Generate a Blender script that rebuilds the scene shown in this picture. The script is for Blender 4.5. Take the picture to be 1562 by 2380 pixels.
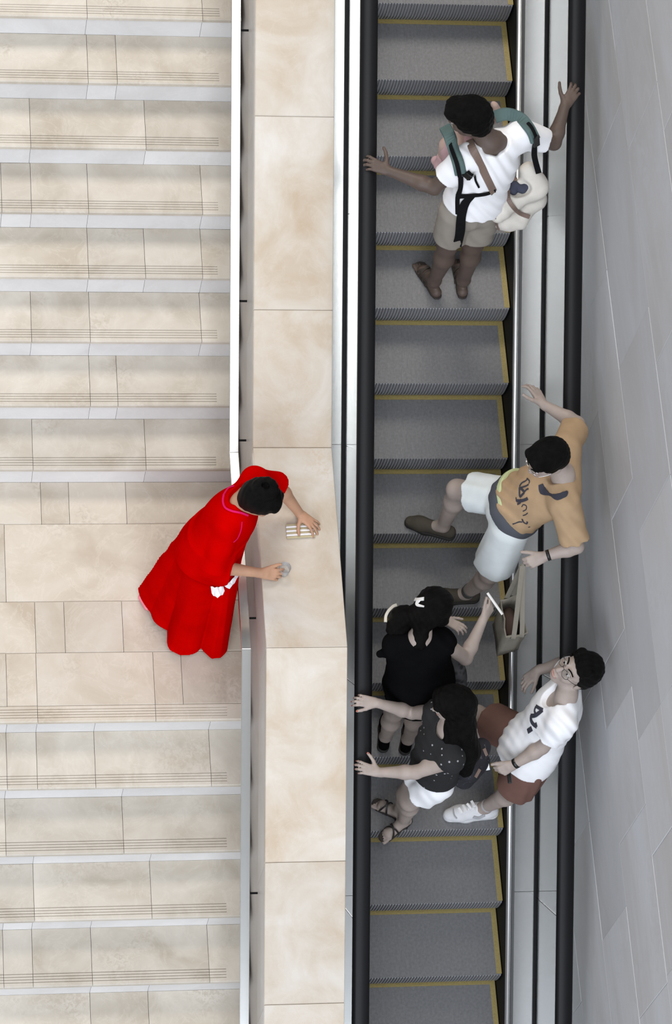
import bpy, bmesh, math, random
import numpy as np
from mathutils import Vector, Matrix
from mathutils.bvhtree import BVHTree

for o in list(bpy.data.objects): bpy.data.objects.remove(o)
scene = bpy.context.scene
C = scene.collection
random.seed(7); rng = np.random.default_rng(7)
PI = math.pi

# ---------------------------------------------------------------- camera
CAM = np.array([-3.5548, -10.9003, 15.5887])
VIEW = np.array([[0.98776955, -0.0710429, 0.1387956], [-0.00398496, -0.90137875, -0.43301325], [0.15586992, 0.4271642, -0.89063759]])
FPX = 7294.0                                   # focal length for a 1562 x 2380 frame
cd = bpy.data.cameras.new('camera'); cam = bpy.data.objects.new('camera', cd); C.objects.link(cam)
cd.sensor_fit = 'VERTICAL'; cd.sensor_height = 36.0; cd.lens = FPX*36.0/2380.0
cd.clip_start = 0.1; cd.clip_end = 200
R3 = Matrix(((VIEW[0][0], -VIEW[1][0], -VIEW[2][0]), (VIEW[0][1], -VIEW[1][1], -VIEW[2][1]), (VIEW[0][2], -VIEW[1][2], -VIEW[2][2])))
cam.matrix_world = Matrix.Translation(Vector(CAM)) @ R3.to_4x4()
scene.camera = cam

# ---------------------------------------------------------------- light
w = bpy.data.worlds.new('atrium_daylight'); scene.world = w; w.use_nodes = True
bg = w.node_tree.nodes['Background']; bg.inputs[0].default_value = (0.93, 0.95, 1.0, 1); bg.inputs[1].default_value = 0.42
def area(name, loc, target, sx, sy, power, col):
    l = bpy.data.lights.new(name, 'AREA'); l.shape = 'RECTANGLE'; l.size = sx; l.size_y = sy; l.energy = power; l.color = col
    o = bpy.data.objects.new(name, l); C.objects.link(o); o.location = loc
    o.rotation_euler = (Vector(target)-Vector(loc)).to_track_quat('-Z', 'Y').to_euler()
    return o
# the glass facade of the hall, on the low side of the stairs, and the roof light above their head
area('facade_window', (-6.0, -25.0, 10.0), (-0.5, -2.5, -1.5), 22, 12, 4400, (0.83, 0.90, 1.0))
area('roof_light', (2.0, -11.0, 20.0), (2.0, -11.0, 0.0), 20, 9.0, 3000, (0.95, 0.98, 1.0))
area('ceiling_glow', (-2.5, 6.0, 12.0), (-1.0, -2.6, -1.5), 7, 4, 900, (1.0, 0.92, 0.82))
vs = scene.view_settings
vs.view_transform = 'Standard'; vs.look = 'None'; vs.exposure = 0.06; vs.gamma = 1.0; vs.use_curve_mapping = False

# ---------------------------------------------------------------- helpers
SL = math.radians(30); TS = math.tan(SL); CS, SN = math.cos(SL), math.sin(SL)
def ray(px, py): return VIEW.T @ np.array([(px-781.0)/FPX, (py-1190.0)/FPX, 1.0])
def at(px, py, z):                              # survey point at a known level
    d = ray(px, py); return CAM + d*((z-CAM[2])/d[2])
def at_slope(px, py, h):                        # survey point at a known height above the escalator's step line
    d = ray(px, py); return CAM + d*((TS*CAM[1]+h-CAM[2])/(d[2]-TS*d[1]))
def slp(x, s, n): return (x, s*CS-n*SN, s*SN+n*CS)   # escalator frame: along the incline, normal to it

MATS = {}
def mat(name, col=(.8, .8, .8), rough=.5, metal=0.0, spec=.5, **kw):
    if name in MATS: return MATS[name]
    m = bpy.data.materials.new(name); m.use_nodes = True; MATS[name] = m
    b = m.node_tree.nodes['Principled BSDF']
    b.inputs['Base Color'].default_value = (*col, 1); b.inputs['Roughness'].default_value = rough; b.inputs['Metallic'].default_value = metal
    b.inputs['Specular IOR Level'].default_value = spec
    for k, v in kw.items(): b.inputs[k.replace('_', ' ')].default_value = v
    return m
def nodes(m):
    nt = m.node_tree; return nt, nt.nodes['Principled BSDF'], nt.nodes.new, nt.links.new
def ramp(nt, stops):
    r = nt.nodes.new('ShaderNodeValToRGB'); cr = r.color_ramp
    while len(cr.elements) < len(stops): cr.elements.new(0.5)
    for e, (p, c) in zip(cr.elements, stops): e.position = p; e.color = (*c, 1)
    return r
def add_grain(m, scale, amount, bump=0.0, bscale=None, stretch=None, detail=4):
    """multiply the base colour by soft noise, and give fine relief"""
    nt, b, N, L = nodes(m)
    tc = N('ShaderNodeTexCoord'); mp = N('ShaderNodeMapping'); L(tc.outputs['Object'], mp.inputs[0])
    if stretch: mp.inputs['Scale'].default_value = stretch
    nz = N('ShaderNodeTexNoise'); nz.inputs['Scale'].default_value = scale; nz.inputs['Detail'].default_value = detail; L(mp.outputs[0], nz.inputs['Vector'])
    if amount:
        c = b.inputs['Base Color'].default_value[:3]
        r = ramp(nt, [(0.3, tuple(v*(1-amount) for v in c)), (0.7, tuple(min(1, v*(1+amount)) for v in c))])
        L(nz.outputs['Fac'], r.inputs[0]); L(r.outputs[0], b.inputs['Base Color'])
    if bump:
        n2 = N('ShaderNodeTexNoise'); n2.inputs['Scale'].default_value = bscale or scale*4; n2.inputs['Detail'].default_value = 3; L(mp.outputs[0], n2.inputs['Vector'])
        bp = N('ShaderNodeBump'); bp.inputs['Strength'].default_value = bump; bp.inputs['Distance'].default_value = 0.01; L(n2.outputs['Fac'], bp.inputs['Height']); L(bp.outputs[0], b.inputs['Normal'])
    return m
def stone(name, c_lo, c_mid, c_hi, scale=2.2, vein=0.35, tint=0.06, rough=0.45, stretch=(1, 1, 1), stain=0.25, stain_col=(.42, .36, .29)):
    m = mat(name, c_mid, rough, spec=.35); nt, b, N, L = nodes(m)
    geo = N('ShaderNodeNewGeometry'); oi = N('ShaderNodeObjectInfo')
    sc = N('ShaderNodeVectorMath'); sc.operation = 'SCALE'; sc.inputs[0].default_value = (37, 23, 51); L(oi.outputs['Random'], sc.inputs['Scale'])
    ad = N('ShaderNodeVectorMath'); ad.operation = 'ADD'; L(geo.outputs['Position'], ad.inputs[0]); L(sc.outputs[0], ad.inputs[1])
    mp = N('ShaderNodeMapping'); mp.inputs['Scale'].default_value = stretch; mp.inputs['Rotation'].default_value = (0, 0, .5); L(ad.outputs[0], mp.inputs[0])
    n1 = N('ShaderNodeTexNoise'); n1.inputs['Scale'].default_value = scale; n1.inputs['Detail'].default_value = 7; n1.inputs['Roughness'].default_value = .58; n1.inputs['Distortion'].default_value = .6; L(mp.outputs[0], n1.inputs['Vector'])
    r1 = ramp(nt, [(0.28, c_lo), (0.5, c_mid), (0.72, c_hi)]); L(n1.outputs['Fac'], r1.inputs[0])
    # fine pale and dark veins
    n2 = N('ShaderNodeTexNoise'); n2.inputs['Scale'].default_value = scale*1.6; n2.inputs['Detail'].default_value = 9; n2.inputs['Roughness'].default_value = .62; n2.inputs['Distortion'].default_value = 1.4; L(mp.outputs[0], n2.inputs['Vector'])
    r2 = ramp(nt, [(0.0, (0, 0, 0)), (0.475, (0, 0, 0)), (0.5, (1, 1, 1)), (0.525, (0, 0, 0))]); L(n2.outputs['Fac'], r2.inputs[0])
    mx = N('ShaderNodeMix'); mx.data_type = 'RGBA'; mx.inputs['B'].default_value = (*[min(1, v*1.12) for v in c_hi], 1)
    mu = N('ShaderNodeMath'); mu.operation = 'MULTIPLY'; mu.inputs[1].default_value = vein; L(r2.outputs[0], mu.inputs[0]); L(mu.outputs[0], mx.inputs['Factor']); L(r1.outputs[0], mx.inputs['A'])
    # brownish fossil marks in patches
    n3 = N('ShaderNodeTexNoise'); n3.inputs['Scale'].default_value = scale*1.1; n3.inputs['Detail'].default_value = 2; L(ad.outputs[0], n3.inputs['Vector'])
    n4 = N('ShaderNodeTexNoise'); n4.inputs['Scale'].default_value = scale*14; n4.inputs['Detail'].default_value = 5; n4.inputs['Distortion'].default_value = 1.0; L(ad.outputs[0], n4.inputs['Vector'])
    r3 = ramp(nt, [(0.56, (0, 0, 0)), (0.72, (1, 1, 1))]); L(n3.outputs['Fac'], r3.inputs[0])
    r4 = ramp(nt, [(0.45, (0, 0, 0)), (0.62, (1, 1, 1))]); L(n4.outputs['Fac'], r4.inputs[0])
    m3 = N('ShaderNodeMath'); m3.operation = 'MULTIPLY'; L(r3.outputs[0], m3.inputs[0]); L(r4.outputs[0], m3.inputs[1])
    m4 = N('ShaderNodeMath'); m4.operation = 'MULTIPLY'; m4.inputs[1].default_value = stain; L(m3.outputs[0], m4.inputs[0])
    mx2 = N('ShaderNodeMix'); mx2.data_type = 'RGBA'; mx2.inputs['B'].default_value = (*stain_col, 1); L(m4.outputs[0], mx2.inputs['Factor']); L(mx.outputs['Result'], mx2.inputs['A'])
    hs = N('ShaderNodeHueSaturation'); L(mx2.outputs['Result'], hs.inputs['Color'])
    mr = N('ShaderNodeMapRange'); mr.inputs['To Min'].default_value = 1-tint; mr.inputs['To Max'].default_value = 1+tint; L(oi.outputs['Random'], mr.inputs[0]); L(mr.outputs[0], hs.inputs['Value'])
    L(hs.outputs[0], b.inputs['Base Color'])
    bp = N('ShaderNodeBump'); bp.inputs['Strength'].default_value = .08; bp.inputs['Distance'].default_value = .01; L(n4.outputs['Fac'], bp.inputs['Height']); L(bp.outputs[0], b.inputs['Normal'])
    return m
def brushed(name, col, rough, stretch=(40, 1, 40)):
    m = mat(name, col, rough, 1.0); nt, b, N, L = nodes(m)
    tc = N('ShaderNodeTexCoord'); mp = N('ShaderNodeMapping'); mp.inputs['Scale'].default_value = stretch; L(tc.outputs['Object'], mp.inputs[0])
    nz = N('ShaderNodeTexNoise'); nz.inputs['Scale'].default_value = 12; nz.inputs['Detail'].default_value = 3; L(mp.outputs[0], nz.inputs['Vector'])
    mr = N('ShaderNodeMapRange'); mr.inputs['To Min'].default_value = rough*.8; mr.inputs['To Max'].default_value = rough*1.25; L(nz.outputs['Fac'], mr.inputs[0]); L(mr.outputs[0], b.inputs['Roughness'])
    return m

def setp(o, label=None, cat=None, group=None, kind=None):
    if label: o['label'] = label
    if cat: o['category'] = cat
    if group: o['group'] = group
    if kind: o['kind'] = kind
    return o
def empty(name, loc=(0, 0, 0)):
    o = bpy.data.objects.new(name, None); o.empty_display_size = .1; C.objects.link(o); o.location = loc; return o
def link(name, me, parent=None, m=None):
    o = bpy.data.objects.new(name, me); C.objects.link(o)
    if m is not None and not me.materials: me.materials.append(m)
    if parent is not None:
        o.parent = parent
        if parent.parent is None: o.matrix_parent_inverse = Matrix.Translation(-Vector(parent.location))
        else: o.matrix_parent_inverse = Matrix.Identity(4)
    return o
def mesh(name, v, f, smooth=False):
    me = bpy.data.meshes.new(name); me.from_pydata([tuple(map(float, p)) for p in v], [], f); me.update()
    if smooth: me.polygons.foreach_set('use_smooth', [True]*len(me.polygons))
    return me
def fixn(me):
    bm = bmesh.new(); bm.from_mesh(me); bmesh.ops.recalc_face_normals(bm, faces=bm.faces); bm.to_mesh(me); bm.free(); return me
BOXF = [(0, 1, 2, 3), (7, 6, 5, 4), (0, 4, 5, 1), (1, 5, 6, 2), (2, 6, 7, 3), (3, 7, 4, 0)]
def box_v(x0, x1, y0, y1, z0, z1):
    return [(x0, y0, z0), (x0, y1, z0), (x1, y1, z0), (x1, y0, z0), (x0, y0, z1), (x0, y1, z1), (x1, y1, z1), (x1, y0, z1)]
def bevel(me, w, seg=1):
    bm = bmesh.new(); bm.from_mesh(me); bmesh.ops.recalc_face_normals(bm, faces=bm.faces)
    ed = [e for e in bm.edges if len(e.link_faces) == 2 and e.calc_face_angle(0) > .5]
    bmesh.ops.bevel(bm, geom=ed, offset=w, segments=seg, affect='EDGES', profile=.5); bm.to_mesh(me); bm.free(); return me
def box(name, x0, x1, y0, y1, z0, z1, m, parent=None, bev=0):
    me = fixn(mesh(name, box_v(x0, x1, y0, y1, z0, z1), BOXF))
    if bev: bevel(me, bev)
    return link(name, me, parent, m)
def sbox(name, x0, x1, s0, s1, n0, n1, m, parent=None, bev=0):        # box in the escalator's inclined frame
    me = fixn(mesh(name, [slp(*p) for p in box_v(x0, x1, s0, s1, n0, n1)], BOXF))
    if bev: bevel(me, bev)
    return link(name, me, parent, m)
def extr_x(prof, x0, x1):                      # (y,z) outline extruded along x
    n = len(prof); v = [(x0, y, z) for y, z in prof]+[(x1, y, z) for y, z in prof]
    f = [tuple(range(n)), tuple(range(2*n-1, n-1, -1))]+[(i, (i+1) % n, n+(i+1) % n, n+i) for i in range(n)]
    return v, f
def join(*vf):
    V, F = [], []
    for v, f in vf:
        k = len(V); V += list(v); F += [tuple(i+k for i in q) for q in f]
    return V, F
def tube(pts, r, seg=8, cap=True, flat=1.0, up=None):
    """sweep a (possibly flattened) ring along points; r is one radius or one per point"""
    pts = [np.array(p, float) for p in pts]; n = len(pts); rs = r if hasattr(r, '__len__') else [r]*n
    V, F = [], []; prev = None
    for i, p in enumerate(pts):
        t = pts[min(i+1, n-1)]-pts[max(i-1, 0)]; t /= np.linalg.norm(t)+1e-9
        if up is not None: u = np.array(up[i] if np.ndim(up) == 2 else up, float)
        elif prev is None: u = np.array((0, 0, 1.)) if abs(t[2]) < .9 else np.array((1., 0, 0))
        else: u = prev
        u = u-t*(u@t); u /= np.linalg.norm(u)+1e-9; prev = u; b = np.cross(t, u)
        for k in range(seg):
            a = 2*PI*k/seg; V.append(p+rs[i]*(math.cos(a)*b+math.sin(a)*u*flat))
    for i in range(n-1):
        for k in range(seg): F.append((i*seg+k, i*seg+(k+1) % seg, (i+1)*seg+(k+1) % seg, (i+1)*seg+k))
    if cap: F += [tuple(range(seg-1, -1, -1)), tuple(range((n-1)*seg, n*seg))]
    return V, F
def spline(pts, n=6):
    P = [np.array(p, float) for p in pts]; P = [2*P[0]-P[1]]+P+[2*P[-1]-P[-2]]; out = []
    for i in range(1, len(P)-2):
        for k in range(n):
            t = k/n; a, b, c, d = P[i-1:i+3]
            out.append(.5*((2*b)+(c-a)*t+(2*a-5*b+4*c-d)*t*t+(3*b-a-3*c+d)*t**3))
    out.append(P[-2]); return out

# ---------------------------------------------------------------- materials of the place
M_TREAD = stone('cream_limestone', (.44, .385, .31), (.55, .50, .43), (.63, .585, .515), 2.6, .2, .08, stain=.6)
M_FLOOR = stone('warm_limestone', (.46, .385, .30), (.56, .495, .41), (.63, .58, .505), 2.2, .25, .07, stain=.6)
M_RISER = stone('pale_limestone', (.62, .605, .595), (.69, .68, .675), (.74, .735, .73), 2.2, .15, .05, stain=.05)
M_COPE = stone('beige_marble', (.49, .38, .27), (.58, .51, .425), (.66, .615, .56), 2.6, .10, .05, rough=.35, stain=.35, stain_col=(.55, .40, .26))
M_FASC = stone('fascia_marble', (.50, .46, .42), (.55, .51, .47), (.60, .57, .53), 1.5, .2, .03, rough=.4, stain=.05)
M_WALL = stone('grey_wall_stone', (.47, .45, .44), (.54, .54, .55), (.59, .605, .64), 1.0, .15, .09, rough=.55, stain=.12, stain_col=(.33, .28, .25), stretch=(1, .35, 1.4))
M_GROUT = mat('grout', (.42, .37, .31), .9)
M_STEEL = brushed('brushed_steel', (.56, .56, .54), .2)
M_DECK = brushed('deck_steel', (.60, .595, .585), .22)
M_BRIGHT = brushed('polished_aluminium', (.97, .97, .97), .3)
M_BLACK = mat('black_rubber', (.006, .006, .007), .42, spec=.22)
M_SKIRT = mat('black_skirt', (.008, .008, .009), .6, spec=.15)
M_STEP = add_grain(mat('step_aluminium', (.21, .21, .217), .5, .25), 60, .12)
M_RIB = mat('riser_cleats', (.30, .30, .31), .4, .35)
M_YEL = add_grain(mat('yellow_demarcation', (.30, .235, .085), .55), 90, .15)
M_GLASS = mat('balustrade_glass', (.95, .97, .965), .03, 0, .5, Transmission_Weight=1.0, IOR=1.05)

# ---------------------------------------------------------------- stairs
ZL = -2.0                                       # landing level
XE = -1.11                                      # stair edge at the parapet
XW = -4.6
GR = .0065                                      # anti-slip grooves
def tread_profile(yn, yb, z, grooves=True, t=.03):
    p = [(yn, z-t), (yn, z-.006), (yn+.006, z)]
    if grooves:
        for i in range(4):
            a = yn+.026+i*.0175
            p += [(a, z), (a+GR*.5, z-.007), (a+GR, z)]
    p += [(yb, z), (yb, z-t)]
    return p
JX = [-4.15, -3.63, -3.28, -2.93]
def slab_row(parent, joints, yn, yb, z, m, grooves=True, name='tread_slab'):
    js = sorted([XW]+JX[:random.choice((2, 3, 4))]+joints+[XE])
    for a, b in zip(js[:-1], js[1:]):
        x0, x1 = a+.0013, b-.0013; dz = random.uniform(-.0012, .0012)
        if grooves and b == XE: v, f = join(extr_x(tread_profile(yn, yb, z+dz), x0, -1.243), extr_x(tread_profile(yn, yb, z+dz, False), -1.243, x1))
        else: v, f = extr_x(tread_profile(yn, yb, z+dz, grooves), x0, x1)
        link(name, fixn(mesh(name, v, f)), parent, m)
def riser_row(parent, joints, y, z0, z1, m):
    js = sorted([XW]+JX[:3]+joints+[XE])
    for a, b in zip(js[:-1], js[1:]):
        link('riser_slab', fixn(mesh('riser_slab', box_v(a+.001, b-.001, y, y+.02+random.uniform(0, .002), z0, z1), BOXF)), parent, m)

fl_u = (-2.251, .338, .205, 12)                 # foot Y, going, rise, steps
fl_l = (-3.845, .352, .193, 9)
jt_u = {0: [-2.382, -1.682], 1: [-2.029, -1.859], 2: [-2.392, -2.031, -1.341], 3: [-2.043, -1.692, -1.338], 4: [-2.575, -2.394, -2.045, -1.341], 5: [-2.4, -1.693], 6: [-2.05, -1.872], 7: [-2.058, -1.349], 8: [-2.4, -1.693], 9: [-2.05, -1.872], 10: [-2.058, -1.349], 11: [-2.05]}
jt_l = {0: [-2.573, -2.392, -2.041, -1.339], 1: [-2.581, -1.871], 2: [-2.411, -1.7], 3: [-2.595, -2.419, -2.061, -1.347], 4: [-2.065, -1.71], 5: [-2.4, -1.7], 6: [-2.05, -1.87], 7: [-2.05, -1.35], 8: [-2.4, -1.7]}
Y0, G, RZ, NS = fl_u
pr = [(Y0+.02, ZL-.3)]
for k in range(NS): pr += [(Y0+G*k+.02, ZL+RZ*k-.031), (Y0+G*k+.02, ZL+RZ*(k+1)-.031)]
pr += [(Y0+G*NS+.02, ZL+RZ*NS-.031), (Y0+G*NS+.02, ZL-.3)]
v, f = extr_x(pr, XW, XE); up_flight = link('stair_flight', fixn(mesh('stair_flight', v, f)), None, M_GROUT)
setp(up_flight, 'upper flight of cream limestone steps rising from the landing', kind='structure')
for k in range(NS):
    slab_row(up_flight, jt_u[k], Y0+G*k-.012, Y0+G*(k+1)-.001, ZL+RZ*(k+1), M_TREAD)
    riser_row(up_flight, jt_u[k], Y0+G*k, ZL+RZ*k+.0005, ZL+RZ*(k+1)-.031, M_RISER)
Y1, G1, R1, N1 = fl_l
pr = [(Y1+.02, ZL-.031)]
for k in range(N1): pr += [(Y1-G1*k+.02, ZL-R1*(k+1)-.031), (Y1-G1*(k+1)+.02, ZL-R1*(k+1)-.031)]
pr += [(Y1-G1*N1+.02, ZL-R1*N1-.5), (Y1+.02, ZL-R1*N1-.5)]
v, f = extr_x(pr, XW, XE); low_flight = link('stair_flight', fixn(mesh('stair_flight', v, f)), None, M_GROUT)
setp(low_flight, 'lower flight of cream limestone steps going down from the landing', kind='structure')
for k in range(N1):
    riser_row(low_flight, jt_l[k], Y1-G1*k, ZL-R1*(k+1)+.0005, ZL-R1*k-.031, M_RISER)
    slab_row(low_flight, jt_l[k], Y1-G1*(k+1)-.012, Y1-G1*k-.001, ZL-R1*(k+1), M_TREAD)
# landing of limestone slabs
floor = box('floor', XW, XE, Y1+.02, Y0+.02, ZL-.3, ZL-.031, M_GROUT); setp(floor, 'stair landing paved with warm limestone slabs', kind='structure')
rows = [(-2.541, Y0+.0, [-2.327, -2.153, -1.797]), (-3.066, -2.541, [-2.559]), (-3.407, -3.066, [-2.387, -2.209, -1.854]), (-3.754, -3.407, [-2.571, -2.39, -1.678, -1.507])]
for a, b, js in rows: slab_row(floor, js, a+.0015, b-.0015, ZL, M_FLOOR, False, 'floor_slab')
slab_row(floor, [-2.39, -1.678], Y1-.012, -3.7555, ZL, M_FLOOR, True, 'nosing_slab')

# ---------------------------------------------------------------- parapet between stairs and escalator
ZP = -1.05; YA, YB = -2.49, -3.792             # level part of the coping
PX0, PX1 = -1.115, -.638
def par_z(y): return ZP+TS*(y-YA) if y > YA else (ZP if y > YB else ZP+TS*(y-YB))
ys = [2.2, YA, YB, -7.6]
def par_prof(top, bot): return [(y, par_z(y)+top) for y in ys]+[(y, par_z(y)+bot) for y in ys[::-1]]
v, f = extr_x(par_prof(-.045, -2.2), PX0+.03, PX1-.015)
parapet = link('parapet', fixn(mesh('parapet', v, f)), None, M_FASC)
setp(parapet, 'long marble parapet wall between the stairs and the escalator', kind='structure')
cj = [2.2, 1.2, .21, -.78, -1.776, YA, YB, -4.886, -5.617, -6.6, -7.6]
for a, b in zip(cj[:-1], cj[1:]):
    a2, b2 = a-.0012, b+.0012; pr = [(a2, par_z(a2)), (b2, par_z(b2)), (b2, par_z(b2)-.045), (a2, par_z(a2)-.045)]
    v, f = extr_x(pr, PX0, PX1); link('coping_slab', bevel(fixn(mesh('coping_slab', v, f)), .003), parapet, M_COPE)
    pr = [(a2, par_z(a2)-.047), (b2, par_z(b2)-.047), (b2, par_z(b2)-.40), (a2, par_z(a2)-.40)]
    v, f = extr_x(pr, PX0+.004, PX0+.03); link('fascia_slab', fixn(mesh('fascia_slab', v, f)), parapet, M_FASC)

# stair handrail: flat polished bar on brackets
hr = empty('stair_handrail', (-1.19, YA, ZP-.3)); setp(hr, 'polished flat steel handrail along the stair side of the parapet', 'handrail')
HX0, HX1 = -1.219, -1.161
def hz(y): return par_z(y)-.30+.0
hy = [2.2, YA+.12, YB+.12, -7.6]
def hrz(y): 
    if y > hy[1]: return ZP-.30+TS*(y-hy[1])
    if y > hy[2]: return ZP-.30
    return ZP-.30+TS*(y-hy[2])
for a, b in zip(hy[:-1], hy[1:]):
    pr = [(a, hrz(a)), (b, hrz(b)), (b, hrz(b)-.02), (a, hrz(a)-.02)]
    v, f = extr_x(pr, HX0, HX1); link('rail_bar', bevel(fixn(mesh('rail_bar', v, f)), .003, 2), hr, M_STEEL)
for y in (1.3, -.128, -1.543, -2.278, -3.44, -4.916, -6.3):
    v, f = join(tube([(-1.19, y, hrz(y)-.02), (-1.19, y, hrz(y)-.06), (-1.17, y, hrz(y)-.075), (PX0+.02, y, hrz(y)-.075)], .007, 8))
    link('bracket', fixn(mesh('bracket', v, f)), hr, M_SKIRT)

# ---------------------------------------------------------------- escalator
XC = .067; HS = .453; XG = .0965
esc = empty('escalator', (XC, -2.7, -1.6)); setp(esc, 'grey escalator with yellow edged steps, glass sides and black handrails', 'escalator')
S0, S1 = -8.6, 2.4
TR = .4; RI = TR*TS
# one step: ribbed tread plate, ribbed curved riser, yellow lines
def ribbed_tread():
    v, f = [], []; p = .009; n = int(2*HS/p); x = -HS
    V, F = [], []
    for i in range(n):
        a = x+i*p; k = len(V)
        sec = [(a, -.0025), (a+.0026, -.0025), (a+.0034, 0), (a+p-.0008, 0)]
        for yy in (0.003, TR+.075): V += [(sx, yy, sz) for sx, sz in sec]
        for q in range(3): F.append((k+q, k+q+1, k+5+q, k+4+q))
        if i: F.append((k-5, k, k+4, k-1))
    return mesh('tread_plate', V, F)
def riser_curve():
    return [(.004, 0), (0, -.006), (.001, -.03), (.003, -.07), (.008, -.12), (.018, -.17), (.034, -.21), (.046, -RI-.004)]
def ribbed_riser():
    p = .018; n = int(2*HS/p); V, F = [], []; cv = riser_curve(); m = len(cv)
    for i in range(n):
        a = -HS+i*p
        xs = [(a, .010), (a+.006, .010), (a+.0075, 0), (a+p-.0015, 0)]
        k = len(V)
        for sx, d in xs: V += [(sx, y+d, z) for y, z in cv]
        for q in range(3):
            for j in range(m-1): F.append((k+q*m+j, k+(q+1)*m+j, k+(q+1)*m+j+1, k+q*m+j+1))
        if i:
            for j in range(m-1): F.append((k-m+j, k+j, k+j+1, k-m+j+1))
    return mesh('riser_plate', V, F)
ME_T, ME_R = ribbed_tread(), ribbed_riser()
ME_Y = fixn(mesh('yellow_back_line', box_v(-HS+.002, HS-.002, TR+.012, TR+.043, -.004, .0015), BOXF))
ME_S = fixn(mesh('yellow_side_line', box_v(-.0165, .0165, 0.01, TR+.012, -.004, .0015), BOXF))
ME_B = fixn(mesh('step_block', box_v(-HS, HS, .065, TR+.075, -.12, -.0035), BOXF))
for k in range(-4, 18):
    st = link('step', ME_B, esc, M_SKIRT); st.location = Vector((XC, -TR*k, -RI*k)); st.matrix_parent_inverse = Matrix.Translation(-Vector(esc.location))
    for nm, me, m, dx in (('tread_plate', ME_T, M_STEP, 0), ('riser_plate', ME_R, M_RIB, 0), ('yellow_back_line', ME_Y, M_YEL, 0), ('yellow_side_line', ME_S, M_YEL, HS-.0185), ('yellow_side_line', ME_S, M_YEL, -HS+.0185)):
        if not me.materials: me.materials.append(m)
        c = bpy.data.objects.new(nm, me); C.objects.link(c); c.parent = st; c.location = (dx, 0, 0)
sbox('light_block_pan', XC-HS-.1, XC+HS+.1, S0, S1, -.75, -.70, M_SKIRT, esc)  # unseen dark pan added to stop light leaking up between the steps
for sg in (-1, 1):
    X = lambda d: XG+sg*d
    def sb(nm, d0, d1, s0, s1, n0, n1, m, bev=0): return sbox(nm, min(X(d0), X(d1)), max(X(d0), X(d1)), s0, s1, n0, n1, m, esc, bev)
    e = abs(XC+sg*HS-XG)                         # where the steps end on this side
    sb('skirt_panel', e+.004, e+.012, S0, S1, -.70, .075, M_SKIRT)
    v, f = tube([slp(X(e+.020), S0, .074), slp(X(e+.020), S1, .074)], .0175, 14); link('skirt_trim', mesh('skirt_trim', v, f, True), esc, M_BRIGHT)
    sb('trim_channel', e+.012, e+.054, S0, S1, .04, .070, mat('trim_channel_grey', (.06, .06, .062), .5))
    dj = [S0, -5.462, -2.677, .108, S1]
    for a, b in zip(dj[:-1], dj[1:]):
        sb('inner_deck_panel', e+.052, .598, a+.001, b-.001, .06, .088, M_DECK, .001)
        sb('outer_deck_panel', .637, .803 if sg > 0 else .733, a+.001, b-.001, .06, .088, M_DECK, .001)
    sb('glass_channel', .598, .637, S0, S1, .05, .096, M_BLACK)
    gj = [S0, -6.91, -5.50, -4.09, -2.68, -1.28, .12, 1.53, S1]
    for a, b in zip(gj[:-1], gj[1:]): sb('glass_panel', .612, .623, a+.002, b-.002, .09, .842, M_GLASS)
    # rubber handrail, rounded top
    prof = [(-.050, .842), (-.053, .858), (-.048, .876), (-.030, .886), (0, .889), (.030, .886), (.048, .876), (.053, .858), (.050, .842), (.034, .838), (-.034, .838)]
    n = len(prof); v = [slp(X(.6175)+px, s, pz) for s in (S0, S1) for px, pz in prof]
    f = [(i, (i+1) % n, n+(i+1) % n, n+i) for i in range(n)]+[tuple(range(n)), tuple(range(2*n-1, n-1, -1))]
    me = fixn(mesh('handrail_belt', v, f)); o = link('handrail_belt', me, esc, M_BLACK)
    for pl in me.polygons: pl.use_smooth = True
    try: me.set_sharp_from_angle(angle=math.radians(50))
    except Exception: pass

# ---------------------------------------------------------------- side wall of stone panels
XWALL = .9
wall = box('wall_right', XWALL+.02, XWALL+.25, -9.5, 6.0, -6.5, 7.2, M_GROUT); setp(wall, 'tall grey stone panelled wall beside the escalator', kind='structure')
zc = [7.1, 6.4, 5.7, 5.0, 4.3, 3.6, 2.88, 2.17, 1.46, .745, 0.0, -.555, -1.235, -1.875, -2.55, -3.25, -3.95, -4.65, -5.4, -6.4]
wj = {7: [-.46, .9], 8: [-1.50, -.81, .57, -2.88, -4.3], 9: [-1.157, -2.517, -3.56, .2], 10: [-3.22, -4.6, -1.85, -.5], 11: [-3.91, -4.265, -4.98, -2.5, -1.2], 12: [-3.91, -5.35, -2.6, -1.5], 13: [-4.6, -3.2, -6.0]}
for i in range(len(zc)-1):
    js = wj.get(i, []); lo, hi = (min(js), max(js)) if js else (-2+.3*(i % 3), -2+.3*(i % 3)); js = list(js) or [lo]
    q = lo
    while q > -9.4: q -= random.choice((.69, 1.04, 1.36)); js.append(q)
    q = hi
    while q < 5.9: q += random.choice((.69, 1.04, 1.36)); js.append(q)
    js = sorted(max(-9.5, min(6.0, j)) for j in js)
    for a, b in zip(js[:-1], js[1:]):
        if b-a < .05: continue
        t = random.uniform(0, .004)
        link('wall_panel', bevel(fixn(mesh('wall_panel', box_v(XWALL-t, XWALL+.02, a+.0015, b-.0015, zc[i+1]+.0015, zc[i]-.0015), BOXF)), .002), wall, M_WALL)

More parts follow.
